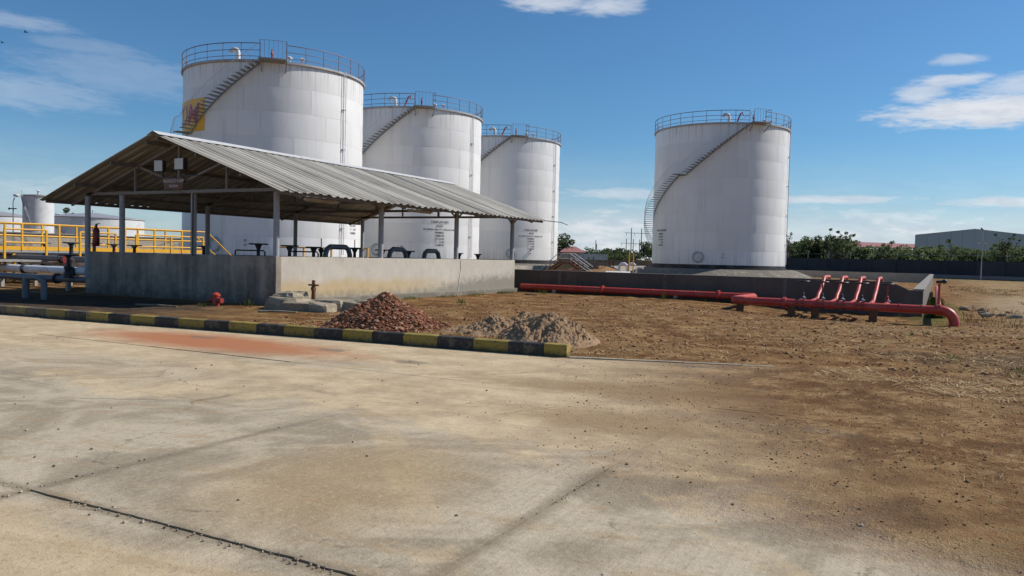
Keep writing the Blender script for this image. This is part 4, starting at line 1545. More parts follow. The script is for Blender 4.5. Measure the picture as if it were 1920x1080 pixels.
for i, x in enumerate(RXS):
    # flange pair with bolts on the main
    fb = MB()
    for dx in (-0.32, -0.16):
        for kq in range(8):
            a = 2 * pi * kq / 8
            fb.bar((x + dx - 0.05, Y2 + cos(a) * 0.15, PZ + sin(a) * 0.15), (x + dx + 0.05, Y2 + cos(a) * 0.15, PZ + sin(a) * 0.15), 0.028)
    tag(fb.build('bolts', M_DARK, fm), None, None, None, 'stuff')
    br = MB()
    br.tube([(x, Y2, PZ + 0.02), (x, Y2 + 1.0, PZ + 0.04), (x, Y2 + 1.98, PZ + 0.06), (x, Y2 + 2.15, PZ + 0.09), (x + 0.01, Y2 + 2.27, PZ + 0.22),
             (x + 0.02, Y2 + 2.8, 0.70), (x + 0.04, BY - 0.66, 1.02), (x + 0.04, BY - 0.56, 1.10), (x + 0.04, BY - 0.42, 1.13), (x + 0.04, BY + 0.9, 1.13), (x + 0.04, BY + 1.05, 1.05), (x + 0.04, BY + 1.1, 0.3)], 0.064, 12)
    br.build('riser', M_RED, fm, 60)
for i, x in enumerate([-3.95, -3.35, -2.75, -2.15, -1.4]):
    vs_ = MB()
    vs_.lathe([(0.03, 0), (0.085, 0.0), (0.085, 0.05), (0.05, 0.09), (0.05, 0.2), (0.018, 0.22), (0.018, 0.60)], 10, (x, Y2 + 1.15, PZ + 0.08))
    vs_.build('valve_body', M_DARK if i < 4 else M_REDTRIM, fm, 40)
    MB().tube([(x + 0.02, Y2 + 1.05, PZ + 0.16), (x + 0.10, Y2 + 1.0, PZ + 0.12)], 0.03, 6).build('drain_cock', M_STEELW, fm, 60)
    hw = MB()
    handwheel(hw, (x, Y2 + 1.15), 0.19, PZ + 0.68)
    hw.build('handwheel', M_DARK, fm, 60)
    MB().tube([(x, Y2, PZ + 0.02), (x, Y2 + 1.3, PZ + 0.04)], 0.075, 10).build('branch', M_RED, fm, 60)
# hydrant standpipe and back run
hs = MB().tube([(0.05, Y2, PZ), (0.05, Y2, 1.14)], 0.04, 10)
hs.build('standpipe', M_RED, fm, 60)
hh = MB().tube([(-0.04, Y2, 1.14), (0.16, Y2, 1.16)], 0.045, 10).ico((0.18, Y2, 1.16), 0.08, 0.05)
hh.build('hydrant_head', M_DARK, fm, 50)
MB().tube([(0.12, Y2 + 0.1, 0.24), (0.06, 32.0, 0.22), (-0.05, 62.0, 0.2)], 0.09, 10).build('back_run', M_RED, fm, 60)
for (x, y, lb) in ((-9.0, Y1, ''), (-14.2, Y1, ''), (-5.75, Y2, ''), (-4.12, Y2, ''), (-3.4, Y2, ''), (-1.72, Y2, '')):
    h = PZ - PR + 0.03
    hw_ = 0.12 if y == Y2 else 0.06
    sp = MB()
    for yy_ in (y - 0.05, y + 0.05):
        pass
    prof = [(-hw_, -0.5), (hw_, -0.5), (hw_, h), (-hw_, h)]
    sp.v = [(x + a, y - 0.06, b) for a, b in prof] + [(x + a, y + 0.06, b) for a, b in prof]
    sp.f = [(0, 1, 2, 3), (7, 6, 5, 4)] + [(i, i + 4, (i + 1) % 4 + 4, (i + 1) % 4) for i in range(4)]
    sp.tube([(x + 0.06, y - 0.10, h - 0.02), (x + 0.06, y + 0.10, h - 0.02)], 0.075, 10)
    sp.build('saddle_support', M_RUST if y == Y2 else M_CONC, fm)

# ================================================================== HEAPS AND RUBBLE
bp = MB()
rb = random.Random(11)
BC = (-10.15, 13.45)


def bh(x, y):
    d = sqrt((x - BC[0]) ** 2 + (y - BC[1]) ** 2)
    a = atan2(y - BC[1], x - BC[0])
    rr = 1.16 + 0.2 * noise.noise((cos(a) * 1.3, sin(a) * 1.3, 0.4)) + 0.12 * cos(a + 0.3)
    return max(0.0, 0.70 * (1 - d / rr) + 0.05 * noise.noise((x * 2.2, y * 2.2, 3.0)) * (1 if d < rr * 0.9 else 0))


for k in range(9500):
    a, d = rb.random() * 2 * pi, sqrt(rb.random()) * 1.5
    x, y = BC[0] + d * cos(a), BC[1] + d * sin(a)
    h = bh(x, y)
    if h <= 0.0 and rb.random() > 0.10 * (1.55 - d) / 0.4:
        continue
    r = rb.uniform(0.014, 0.034) * (1.9 if rb.random() < 0.12 else 1.0)
    bp.ico((x, y, ground_z(x, y) + h - 0.008 + rb.uniform(0, 0.02)), r, 0.35, rb, (1.2, 0.9, 0.75))
core = MB()
for j in range(33):
    for i in range(33):
        x, y = BC[0] - 1.4 + 2.8 * i / 32, BC[1] - 1.4 + 2.8 * j / 32
        core.v.append((x, y, ground_z(x, y) + bh(x, y) - 0.03))
for j in range(32):
    for i in range(32):
        a = j * 33 + i
        core.f.append((a, a + 1, a + 34, a + 33))
bpo = bp.build('broken_brick_heap', M_BRICK)
tag(bpo, 'cone of broken red brick chips behind the striped kerb', 'rubble heap', kind='stuff')
co = core.build('heap_core', M_CLOD, bpo, 180)

sd_ = MB()


def shz(x, y):
    h = 0.0
    for cx, cy, r, hh in ((-6.2, 13.15, 0.95, 0.46), (-6.7, 13.5, 0.75, 0.34), (-7.6, 13.85, 1.0, 0.26), (-7.2, 14.3, 0.85, 0.36), (-8.2, 13.7, 0.7, 0.10)):
        d = sqrt((x - cx) ** 2 + (y - cy) ** 2) / r
        if d < 1.2:
            h = max(h, hh * (1 - d ** 1.25))
    if h > 0.012:
        n_ = noise.noise((x * 3.2, y * 3.2, 1.0)) * 0.09 + noise.noise((x * 8.0, y * 8.0, 2.0)) * 0.06 + (0.3 - abs(noise.noise((x * 9.0 + 3, y * 7.0, 5.0)))) * 0.09 + (0.3 - abs(noise.noise((x * 21.0, y * 17.0, 8.0)))) * 0.07 + noise.noise((x * 40.0, y * 36.0, 3.0)) * 0.02
        h += n_ * min(1.0, h / 0.18)
    return max(h, -0.02)


N1, N2 = 230, 170
for j in range(N2 + 1):
    for i in range(N1 + 1):
        x, y = -9.1 + 4.2 * i / N1, 12.1 + 3.2 * j / N2
        sd_.v.append((x, y, ground_z(x, y) + shz(x, y) - 0.012))
for j in range(N2):
    for i in range(N1):
        a = j * (N1 + 1) + i
        if max(shz(sd_.v[q_][0], sd_.v[q_][1]) for q_ in (a, a + N1 + 2)) <= 0.0 :
            continue
        sd_.f.append((a, a + 1, a + N1 + 2, a + N1 + 1))
for k in range(420):
    x, y = rb.uniform(-8.6, -5.1), rb.uniform(12.2, 15.0)
    h = shz(x, y)
    if h < 0.02:
        continue
    r = 0.008 + 0.03 * rb.random() ** 4
    sd_.ico((x, y, ground_z(x, y) + h), r, 0.35, rb)
sdo = sd_.build('sand_heap', M_SAND)
tag(sdo, 'lumpy heap of brown sand behind the end of the kerb', 'sand heap', kind='stuff')

# concrete lumps at the shed corner
lumps = [(-14.75, 15.55, 0.62, 0.42, 0.30, 'large pale concrete lump at the shed corner foot'), (-14.25, 15.35, 0.42, 0.30, 0.24, 'rounded concrete lump beside the largest one'),
         (-13.75, 15.95, 0.55, 0.35, 0.26, 'flat broken concrete slab behind the lumps'), (-13.55, 15.45, 0.34, 0.26, 0.22, 'small upright concrete lump near the brick heap'),
         (-13.15, 16.1, 0.62, 0.30, 0.26, 'pale concrete slab half hidden by the brick heap'), (-15.1, 15.9, 0.45, 0.3, 0.38, 'flat slab piece lying on top of the corner rubble'),
         (-12.5, 16.6, 0.5, 0.3, 0.22, 'concrete piece farthest behind the brick heap')]
for x, y, lx, ly, lz, lb in lumps:
    m_ = MB()
    n_lat, n_lon = 5, 9
    sdx = rb.random() * 50
    for i in range(n_lat + 1):
        th = pi * i / n_lat
        for j in range(n_lon):
            ph = 2 * pi * j / n_lon
            v = Vector((sin(th) * cos(ph), sin(th) * sin(ph), cos(th)))
            v = Vector([abs(c) ** 0.42 * (1 if c > 0 else -1) for c in v])
            k_ = 1 + 0.38 * noise.noise(v * 1.5 + Vector((sdx, 0, 0)))
            m_.v.append((v.x * lx * k_, v.y * ly * k_, max(-0.1, v.z * lz * 0.7 * k_ + lz * 0.45)))
    for i in range(n_lat):
        for j in range(n_lon):
            a, b = i * n_lon + j, i * n_lon + (j + 1) % n_lon
            m_.f.append((a, a + n_lon, b + n_lon, b))
    o = link('concrete_lump', m_.mesh('concrete_lump', M_LUMP), None, (x, y, ground_z(x, y) - 0.02), rb.uniform(-0.3, 0.3) + 0.2)
    tag(o, lb, 'concrete lump', 'broken concrete at the shed corner')

tv = thing('valve_post', 'rusty valve spindle with cross handle standing in the corner rubble', 'valve', (-14.6, 16.25, 0))
MB().tube([(0, 0, 0), (0, 0, 0.85)], [0.07, 0.045], 10).build('spindle', M_RUST, tv, 60, True)
MB().bar((-0.20, 0.04, 0.72), (0.20, -0.04, 0.72), 0.045).build('cross_handle', M_RUST, tv, None, True)
MB().ico((0, 0, 0.62), 0.09, 0.1).build('gland', M_RUST, tv, None, True)

rh = thing('red_hydrant', 'short red hydrant stub standing in shade before the shed gable', 'hydrant', (-16.95, 15.1, 0.03))
MB().tube([(0, 0, -0.1), (0, 0, 0.34)], 0.085, 12).build('barrel', M_RED, rh, 50, True)
MB().tube([(-0.22, 0, 0.22), (0.22, 0, 0.22)], 0.07, 10).build('outlets', M_REDTRIM, rh, 50, True)
MB().lathe([(0.11, 0.33), (0.11, 0.38), (0.05, 0.42), (0.01, 0.43)], 12).build('cap', M_RED, rh, 40, True)

for a, b, lb in (((-14.5, 14.2), (-13.6, 14.55), 'pale stick lying on the dirt before the corner rubble'), ((-18.2, 13.6), (-17.0, 13.9), 'pale stick lying on dirt before the hydrant'),
                 ((-14.4, 28.2), (-13.6, 27.7), 'pale plank scrap near the far end of shed wall')):
    za, zb = ground_z(*a) + 0.03, ground_z(*b) + 0.03
    mid = ((a[0] + b[0]) / 2 + 0.03, (a[1] + b[1]) / 2 + 0.02, (za + zb) / 2 + 0.01)
    tag(MB().tube([(a[0], a[1], za), mid, (b[0], b[1], zb)], [0.03, 0.026, 0.018], 7).build('stick', M_KC, None, 60), lb, 'stick', 'loose sticks')

# grey pipe guard frames at the far left behind the kerb
gf = thing('pipe_guard_frame', 'grey bent pipe guard rail behind the kerb at far left', 'guard rail', (-22, 13.5, 0))
MB().tube([(-31.0, 13.6, 0.72), (-22.2, 13.5, 0.70), (-22.0, 13.5, 0.66), (-21.9, 13.5, 0.52), (-21.9, 13.5, -0.1)], 0.085, 10).build('rail', M_PIPEG, gf, 60)
MB().tube([(-22.75, 13.5, 0.7), (-22.75, 13.5, -0.1)], 0.095, 10).build('leg', M_PIPEG, gf, 60)
MB().tube([(-26.5, 13.55, 0.7), (-26.5, 13.55, -0.1)], 0.095, 10).build('leg', M_PIPEG, gf, 60)

# ================================================================== LEFT MANIFOLD, WALKWAY AND RAILINGS
labs = ['grey pipe nearest the shed corner at left', 'silver pipe low in the left manifold', 'grey pipe with valves in the left manifold', 'silver pipe raised at the back of left manifold',
        'silver pipe low at the back of left manifold', 'grey pipe highest in the left manifold']
for (y, z, r, m_), lb in zip([(16.6, 0.50, 0.11, M_PIPEG), (17.8, 0.72, 0.14, M_PIPEW), (19.2, 1.10, 0.12, M_PIPEG), (20.6, 0.92, 0.13, M_PIPEW), (22.0, 0.72, 0.16, M_PIPEW), (23.4, 1.22, 0.11, M_PIPEG)], labs):
    p_ = thing('manifold_pipe', lb, 'pipe', (-30, y, 0), 0, 'manifold pipes at left')
    MB().tube([(-46, y, z), (-24.2, y, z)], r, 12).build('pipe_run', m_, p_, 60)
    for x in (-26.2, -30.0, -35.0, -41.0):
        MB().tube([(x - 0.04, y, z), (x + 0.04, y, z)], r + 0.07, 14).build('flange', M_DARK, p_, 40)
        MB().bar((x + 0.6, y, -0.1), (x + 0.6, y, z - r * 0.7), 0.12).build('support', M_CONC, p_)
vlab = ['valve nearest the shed corner post, dark body', 'valve with round red blind flange in left manifold', 'valve just right of the red flanged one', 'rusty valve behind the yellow railing, left of corner post',
        'rusty valve beside corner post of the shed', 'valve seen between the two left shed posts', 'far valve at left frame edge', 'dark valve standing in front of the silver pipe']
for (x, y, zt_, wr, bm, rf), lb in zip([(-25.3, 16.4, 1.30, 0.26, M_DARK, False), (-29.4, 19.2, 1.72, 0.25, M_DARK, True), (-28.9, 19.8, 1.72, 0.25, M_DARK, False), (-26.9, 19.2, 1.70, 0.25, M_RUST, False),
                                        (-26.3, 19.6, 1.68, 0.25, M_RUST, False), (-25.4, 22.0, 1.72, 0.25, M_DARK, False), (-33.4, 20.6, 1.7, 0.22, M_DARK, False), (-27.0, 17.6, 1.72, 0.25, M_DARK, False)], vlab):
    gate_valve(x, y, 0.55, zt_, wr, lb, 'valves of the left manifold', bm, 0.0, rf)


def yellow_rail(pts, h, label, rails=(1.0, 0.55), toe=True, posts_at=None, deck=0.0):
    base = Vector(pts[0])
    o = thing('yellow_railing', label, 'railing', base, 0, 'yellow walkway railings')
    for fr in rails:
        MB().tube([(p[0], p[1], p[2] + h * fr) for p in pts], 0.034, 8).build('rail', M_YEL, o, 60)
    for i in range(len(pts) - 1):
        a, b = Vector(pts[i]), Vector(pts[i + 1])
        n_ = max(1, round((b - a).length / 1.55))
        for k_ in range(n_ + (1 if i == len(pts) - 2 else 0)):
            p = a + (b - a) * (k_ / n_)
            MB().box(p.x - 0.035, p.x + 0.035, p.y - 0.035, p.y + 0.035, p.z, p.z + h).build('post', M_YEL, o)
        if toe:
            MB().bar(a + Vector((0, 0, 0.09)), b + Vector((0, 0, 0.09)), 0.02, 0.16).build('toe_board', M_YEL, o)
    return o


wk = thing('walkway', 'raised steel walkway over the manifold pipes at left', 'walkway', (-33.6, 16, 0))
for i in range(6):
    MB().box(-34.2, -33.0, 8.5 + i * 3.4, 8.5 + i * 3.4 + 3.38, 1.30, 1.38).build('deck_plate', M_STAIR, wk)
    for x in (-34.1, -33.1):
        MB().box(x - 0.05, x + 0.05, 8.9 + i * 3.4, 9.0 + i * 3.4, -0.1, 1.30).build('leg', M_YEL, wk)
yellow_rail([(-33.0, 8.5, 1.38), (-33.0, 28.8, 1.38)], 1.1, 'long yellow railing on near side of raised walkway')
yellow_rail([(-34.2, 8.5, 1.38), (-34.2, 28.8, 1.38)], 1.1, 'long yellow railing on far side of raised walkway', toe=False)
yellow_rail([(-33.0, 28.85, 1.38), (-33.0, 30.7, 0.0)], 1.05, 'sloping yellow stair railing at the end of walkway', toe=False, rails=(1.0,))
yellow_rail([(-34.2, 28.85, 1.38), (-34.2, 30.7, 0.0)], 1.05, 'farther sloping yellow stair railing at walkway end', toe=False, rails=(1.0,))
stw = thing('walkway_stair', 'steel steps down from the far end of the walkway', 'stair', (-33.6, 29.8, 0))
for i in range(7):
    z = 1.2 - i * 0.19
    MB().box(-34.15, -33.05, 28.92 + i * 0.26, 29.17 + i * 0.26, z - 0.03, z).build('tread', M_STAIR, stw)
yellow_rail([(-31.0, 12.5, 1.1), (-31.0, 16.8, 1.1)], 1.12, 'lower yellow railing panel at left frame edge', toe=False)
yellow_rail([(-31.0, 17.6, 1.08), (-31.0, 19.2, 1.08)], 1.12, 'short lower yellow railing panel left of shed post', toe=False)
yellow_rail([(-31.0, 20.6, 1.06), (-31.0, 22.2, 1.06)], 1.12, 'short lower yellow railing panel seen beside corner post', toe=False)
yellow_rail([(-31.0, 23.2, 1.04), (-31.0, 26.8, 1.04)], 1.12, 'lower yellow railing panel seen between shed posts', toe=False)
yellow_rail([(-29.6, 30.2, 0.75), (-24.6, 30.6, 0.75)], 1.05, 'thin yellow railing at back of shed', toe=False, rails=(1.0,))
yellow_rail([(-24.6, 30.6, 0.78), (-23.6, 29.9, 0.78)], 1.05, 'end return of thin yellow railing near far shed post', toe=False, rails=(1.0,))
lw = thing('low_platform', 'low grey steel platform beside the raised walkway', 'platform', (-31.6, 18, 0))
for i in range(5):
    MB().box(-32.6, -30.95, 12.4 + i * 2.9, 12.4 + i * 2.9 + 2.88, 0.96, 1.03).build('deck_plate', M_STAIR, lw)
    for x in (-32.5, -31.05):
        MB().box(x - 0.05, x + 0.05, 12.6 + i * 2.9, 12.7 + i * 2.9, -0.1, 0.96).build('leg', M_YEL, lw)
bw = thing('boundary_wall', 'grey concrete boundary wall behind the yellow railings', 'wall', (-62, 40, 0))
for i in range(12):
    MB().box(-62.2, -62.0, 2 + i * 6.0, 2 + i * 6.0 + 5.97, -0.2, 2.5).build('wall_panel', M_CONC, bw)
    MB().box(-62.28, -61.92, 2 + i * 6.0, 2 + i * 6.0 + 5.97, 2.5, 2.58).build('coping', M_COPING, bw)


# ---- far tanks at left
def cw(px, D):
    """world point straight out along image column px at depth D"""
    X = (px - 960) / 1500.0 * D
    a = rad(28)
    return (cos(a) * X - sin(a) * D, sin(a) * X + cos(a) * D)


def far_tank(px, D, R, H_, rise, label):
    x, y = cw(px, D)
    T = thing('far_storage_tank', label, 'storage tank', (x, y, 0), 0, 'far tanks at left')
    nk = 4 if H_ > 5 else 3
    for k in range(nk):
        MB().lathe([(R - 0.01 * k, H_ * k / nk + 0.01), (R - 0.01 * k, H_ * (k + 1) / nk)], 48).build('shell_course', M_FARTANK, T, 180, True)
    MB().lathe([(R, H_), (R + 0.18, H_), (R + 0.18, H_ + 0.2), (R, H_ + 0.22)], 48).build('rim', M_TANKTRIM, T, 30, True)
    MB().lathe([(R + 0.05, H_ + 0.2), (R * 0.5, H_ + 0.2 + rise * 0.55), (0.05, H_ + 0.2 + rise)], 48).build('roof', M_FARROOF, T, 180, True)
    rl = MB()
    for a0 in (0.0,):
        pts = [((R + 0.4) * cos(rad(-95 + t_ * 70)), (R + 0.4) * sin(rad(-95 + t_ * 70)), H_ * (1 - t_)) for t_ in [i / 14 for i in range(15)]]
        rl.tube(pts, 0.14, 6)
        rl.tube([(p[0], p[1], p[2] + 1.0) for p in pts], 0.05, 5)
    rl.build('stair', M_TANKTRIM, T, 60, True)
    MB().lathe([(0.2, 0), (0.2, 0.6), (0.45, 0.62), (0.02, 0.9)], 10, (0, 0, H_ + 0.15 + rise)).build('vent_cap', M_STEELW, T, 40, True)
    return T


far_tank(173, 205.0, 12.0, 8.6, 1.5, 'wide low far tank with shallow cone roof left of shed')
far_tank(-22, 190.0, 9.0, 8.2, 1.4, 'wide low far tank cut off by the left frame edge')
far_tank(71, 150.0, 2.6, 10.7, 0.25, 'slim tall far tank standing between two low tanks')

# ---- lamp mast at far left
x, y = cw(24, 62)
lm = thing('lamp_mast', 'thin lamp mast with one bright head above the far left tanks', 'lamp post', (x, y, 0))
MB().tube([(0, 0, 0), (0, 0, 4.9), (0.08, 0.04, 5.25)], [0.06, 0.045, 0.04], 8).build('pole', M_TANKTRIM, lm, 60, True)
MB().bar((-0.25, -0.1, 4.4), (0.25, 0.1, 4.4), 0.08).bar((-0.35, -0.14, 4.33), (-0.28, -0.11, 4.45), 0.1).build('crossarm', M_DARK, lm, None, True)
MB().ico((0.22, 0.12, 5.42), 0.24, 0.05, random, (1.1, 1.1, 0.55)).build('lamp_head', M_LAMP, lm, 60, True)

# ================================================================== BACKGROUND RIGHT
pw = thing('perimeter_wall', 'long dark panel wall with wire posts behind the open land', 'wall', (0, 132, 0))
A, B = Vector((62, 105, 0)), Vector((-46, 160, 0))
L = (B - A).length
d = (B - A).normalized()
npan = int(L / 4.0)
for i in range(npan):
    a = A + d * (i * 4.0 + 0.16)
    b = A + d * (i * 4.0 + 3.98)
    h = 2.55
    MB().bar(a + Vector((0, 0, h / 2 - 0.15)), b + Vector((0, 0, h / 2 - 0.15)), 0.12, h + 0.3).build('wall_panel', M_PANEL, pw)
    p = A + d * (i * 4.0 + 0.07)
    MB().bar(p + Vector((0, 0, -0.3)), p + Vector((0, 0, h + 0.04)), 0.17).build('wall_post', M_PANEL, pw)
    MB().bar(p + Vector((0, 0, h + 0.04)), p + Vector((0.05, 0.1, h + 1.15)), 0.06).build('wire_post', M_TANKTRIM, pw)
for z in (3.3,):
    MB().tube([A + Vector((0, 0, z)), B + Vector((0, 0, z))], 0.010, 4).build('wire', M_STEELW, pw)
# pale strip of kerb at the foot of the wall
o = MB().bar(A + Vector((-0.5, -1.2, 0.18)), B + Vector((-0.5, -1.2, 0.18)), 0.5, 0.5).build('wall_footing', M_PIPEG)
tag(o, 'grey concrete drain edge along the foot of the dark wall', 'drain edge')


def leaf_cluster(mb, c, r, n, size, rnd):
    for _ in range(n):
        u, v = rnd.random() * 2 * pi, rnd.uniform(-1, 1)
        k = r * (0.35 + 0.65 * rnd.random() ** 0.5)
        s_ = sqrt(1 - v * v)
        p = Vector((c[0] + k * s_ * cos(u), c[1] + k * s_ * sin(u), c[2] + k * v * 0.75))
        a = Vector((rnd.uniform(-1, 1), rnd.uniform(-1, 1), rnd.uniform(-0.6, 0.6))).normalized()
        b = a.cross(Vector((rnd.uniform(-1, 1), rnd.uniform(-1, 1), rnd.uniform(-1, 1)))).normalized()
        s2 = size * rnd.uniform(0.6, 1.3)
        mb.add([p - a * s2, p + b * s2 * 0.55, p + a * s2, p - b * s2 * 0.55], [(0, 1, 2, 3)])


def tree(x, y, h, w_, seed, label, group, leaf=M_LEAF, name='scrub_tree', size=0.2, dens=1.0, sparse=False):
    rn = random.Random(seed)
    T = thing(name, label, 'tree', (x, y, 0), 0, group)
    tk = MB()
    lf = MB()
    ns = 3 if sparse else rn.choice((2, 3))
    for s_ in range(ns):
        a = rn.random() * 2 * pi
        lean = rn.uniform(0.1, 0.3) * w_
        hh = h * rn.uniform(0.65, 0.9)
        pts = [Vector((rn.gauss(0, 0.1), rn.gauss(0, 0.1), -0.2))]
        for i in range(1, 5):
            t_ = i / 4
            pts.append(Vector((cos(a) * lean * t_ + rn.gauss(0, 0.1), sin(a) * lean * t_ + rn.gauss(0, 0.1), hh * t_)))
        tk.tube(pts, [0.13 * h / 6, 0.10 * h / 6, 0.07 * h / 6, 0.05 * h / 6, 0.02 * h / 6], 6)
        for b in range(5 if not sparse else 6):
            t_ = rn.uniform(0.3, 0.95)
            i = min(3, int(t_ * 4))
            st_ = pts[i] + (pts[i + 1] - pts[i]) * (t_ * 4 - i)
            aa = rn.random() * 2 * pi
            en = st_ + Vector((cos(aa) * w_ * rn.uniform(0.25, 0.55), sin(aa) * w_ * rn.uniform(0.25, 0.55), rn.uniform(0.1, 0.35) * h))
            en.z = min(en.z, h * 1.02)
            tk.tube([st_, (st_ + en) / 2 + Vector((0, 0, 0.1)), en], [0.045 * h / 6, 0.03 * h / 6, 0.012 * h / 6], 5)
            leaf_cluster(lf, en, w_ * rn.uniform(0.13, 0.26) * (0.6 if sparse else 1), int((70 if not sparse else 26) * dens), size, rn)
            leaf_cluster(lf, (st_ + en) / 2, w_ * 0.16, int((40 if not sparse else 8) * dens), size, rn)
    if not sparse:
        for b in range(9):                                   # low skirt of foliage
            aa = rn.random() * 2 * pi
            rr_ = w_ * rn.uniform(0.1, 0.5)
            leaf_cluster(lf, (cos(aa) * rr_, sin(aa) * rr_, h * rn.uniform(0.15, 0.6)), w_ * rn.uniform(0.15, 0.27), int(70 * dens), size, rn)
    tk.build('trunk', M_BARK, T, 60, True)
    lf.build('crown', leaf, T, None, True)
    return T


rt = random.Random(21)
for i in range(34):
    px = 1478 + i * 14.2 + rt.uniform(-6, 6)
    D = rt.uniform(150, 172) + (1920 - px) * 0.03
    x, y = cw(px, D)
    h = rt.uniform(4.4, 5.5)
    if px < 1600:
        h += 1.2
    elif px < 1710:
        h -= 0.5
    tree(x, y, h, rt.uniform(5.0, 6.6), 100 + i, 'dense green scrub tree in the row behind the dark wall', 'scrub trees behind the dark wall', M_LEAF if i % 4 else M_LEAFD, size=0.25, dens=1.7)
for i, (px, h, lb) in enumerate([(1482, 7.6, 'taller dark scrub tree beside the lone tank'), (1555, 7.8, 'loose twiggy tree topping the scrub left of pink roofs'), (1580, 7.4, 'second loose twiggy tree left of the pink roofs'),
                                 (1655, 6.2, 'thin tree rising before the pink roofs'), (1775, 6.2, 'low twiggy tree before the left of grey warehouse'), (1878, 7.6, 'twiggy tree before the right of grey warehouse'),
                                 (1896, 7.0, 'twiggy tree nearest the right frame edge')]):
    x, y = cw(px, 148)
    tree(x, y, h, 3.6, 300 + i, lb, None, M_LEAFD, size=0.2, sparse=True, name='twiggy_tree')

# grey warehouse
x0, y0 = cw(1713, 255)
x1, y1 = cw(2010, 268)
wh = thing('warehouse', 'big plain grey warehouse gable beyond the scrub trees', 'warehouse', (x0, y0, 0))
V0, V1 = Vector((x0, y0, 0)), Vector((x1, y1, 0))
dW = (V1 - V0)
nW = Vector((-dW.y, dW.x, 0)).normalized()
nb = 14
for i in range(nb):
    t0, t1 = i / nb, (i + 1) / nb - 0.001

    def hz(t_):
        e, ap, tp = 11.5, 14.0, 0.36
        return e + (ap - e) * (t_ / tp if t_ < tp else (1 - t_) / (1 - tp))
    p, q_ = V0 + dW * t0, V0 + dW * t1
    mb = MB()
    pts = [p, q_, q_ + nW * 0.3, p + nW * 0.3]
    mb.v = [(a.x, a.y, -0.2) for a in pts] + [(pts[0].x, pts[0].y, hz(t0)), (pts[1].x, pts[1].y, hz(t1)), (pts[2].x, pts[2].y, hz(t1)), (pts[3].x, pts[3].y, hz(t0))]
    mb.f = [(0, 1, 5, 4), (1, 2, 6, 5), (2, 3, 7, 6), (3, 0, 4, 7), (4, 5, 6, 7)]
    mb.build('cladding_panel', M_SHEDG, wh)
mb = MB()
p, q_, r_ = V0, V0 + dW * 0.36, V1
back = V0.normalized() * 40
mb.v = [(p.x, p.y, 11.6), (q_.x, q_.y, 14.1), (r_.x, r_.y, 11.6), (p.x + back.x, p.y + back.y, 11.6), (q_.x + back.x, q_.y + back.y, 14.1), (r_.x + back.x, r_.y + back.y, 11.6),
        (p.x, p.y, -0.2), (p.x + back.x, p.y + back.y, -0.2)]
mb.f = [(0, 1, 4, 3), (1, 2, 5, 4), (6, 0, 3, 7)]
mb.build('roof', M_SHEDG, wh)

# long low building with pink-red roof
xa, ya = cw(1520, 300)
xb, yb = cw(1740, 300)
lr = thing('long_building', 'long low building with faded red roof beyond the scrub', 'building', (xa, ya, 0))
Va, Vb = Vector((xa, ya, 0)), Vector((xb, yb, 0))
dn = Vector((-(Vb - Va).y, (Vb - Va).x, 0)).normalized()
mb = MB()
mb.v = [tuple(Va + Vector((0, 0, 8.6))), tuple(Vb + Vector((0, 0, 8.0))), tuple(Vb + dn * 7 + Vector((0, 0, 10.0))), tuple(Va + dn * 7 + Vector((0, 0, 10.6))), tuple(Va + dn * 14 + Vector((0, 0, 8.6))), tuple(Vb + dn * 14 + Vector((0, 0, 8.0)))]
mb.f = [(0, 1, 2, 3), (3, 2, 5, 4)]
mb.build('roof', M_SHEDR, lr)
MB().bar(Va + dn * 7 + Vector((0, 0, 3.9)), Vb + dn * 7 + Vector((0, 0, 3.6)), 13.4, 8.0).build('wall', M_CREAM, lr)

# lamp post before the warehouse
x, y = cw(1838, 112)
lp = thing('lamp_post', 'slim grey lamp post before the warehouse with small crossarm', 'lamp post', (x, y, 0))
MB().tube([(0, 0, -0.2), (0, 0, 6.9)], [0.07, 0.045], 8).build('pole', M_TANKTRIM, lp, 60, True)
MB().tube([(0.05, 0, 6.85), (-0.25, -0.1, 7.1)], [0.08, 0.12], 8).build('lamp_head', M_DARK, lp, 60, True)
MB().bar((-0.42, -0.15, 5.05), (0.42, 0.15, 5.05), 0.05).box(-0.5, -0.3, -0.2, -0.05, 4.9, 5.05).box(0.3, 0.5, 0.05, 0.2, 4.9, 5.05).build('crossarm', M_STEELW, lp, None, True)

# rubbish and rubble right of the bund
for i in range(9):
    x, y = 0.9 + rb.uniform(0, 1.7), 32.5 + rb.uniform(0, 5.5)
    m_ = MB()
    m_.ico((0, 0, 0.06), rb.uniform(0.07, 0.19), 0.4, rb, (1.3, 0.9, 0.7))
    o = link('rubble_piece', m_.mesh('rubble_piece', M_LUMP), None, (x, y, ground_z(x, y)))
    tag(o, 'pale rubble piece on the dirt right of the red standpipe', 'rubble', 'rubble right of the standpipe')

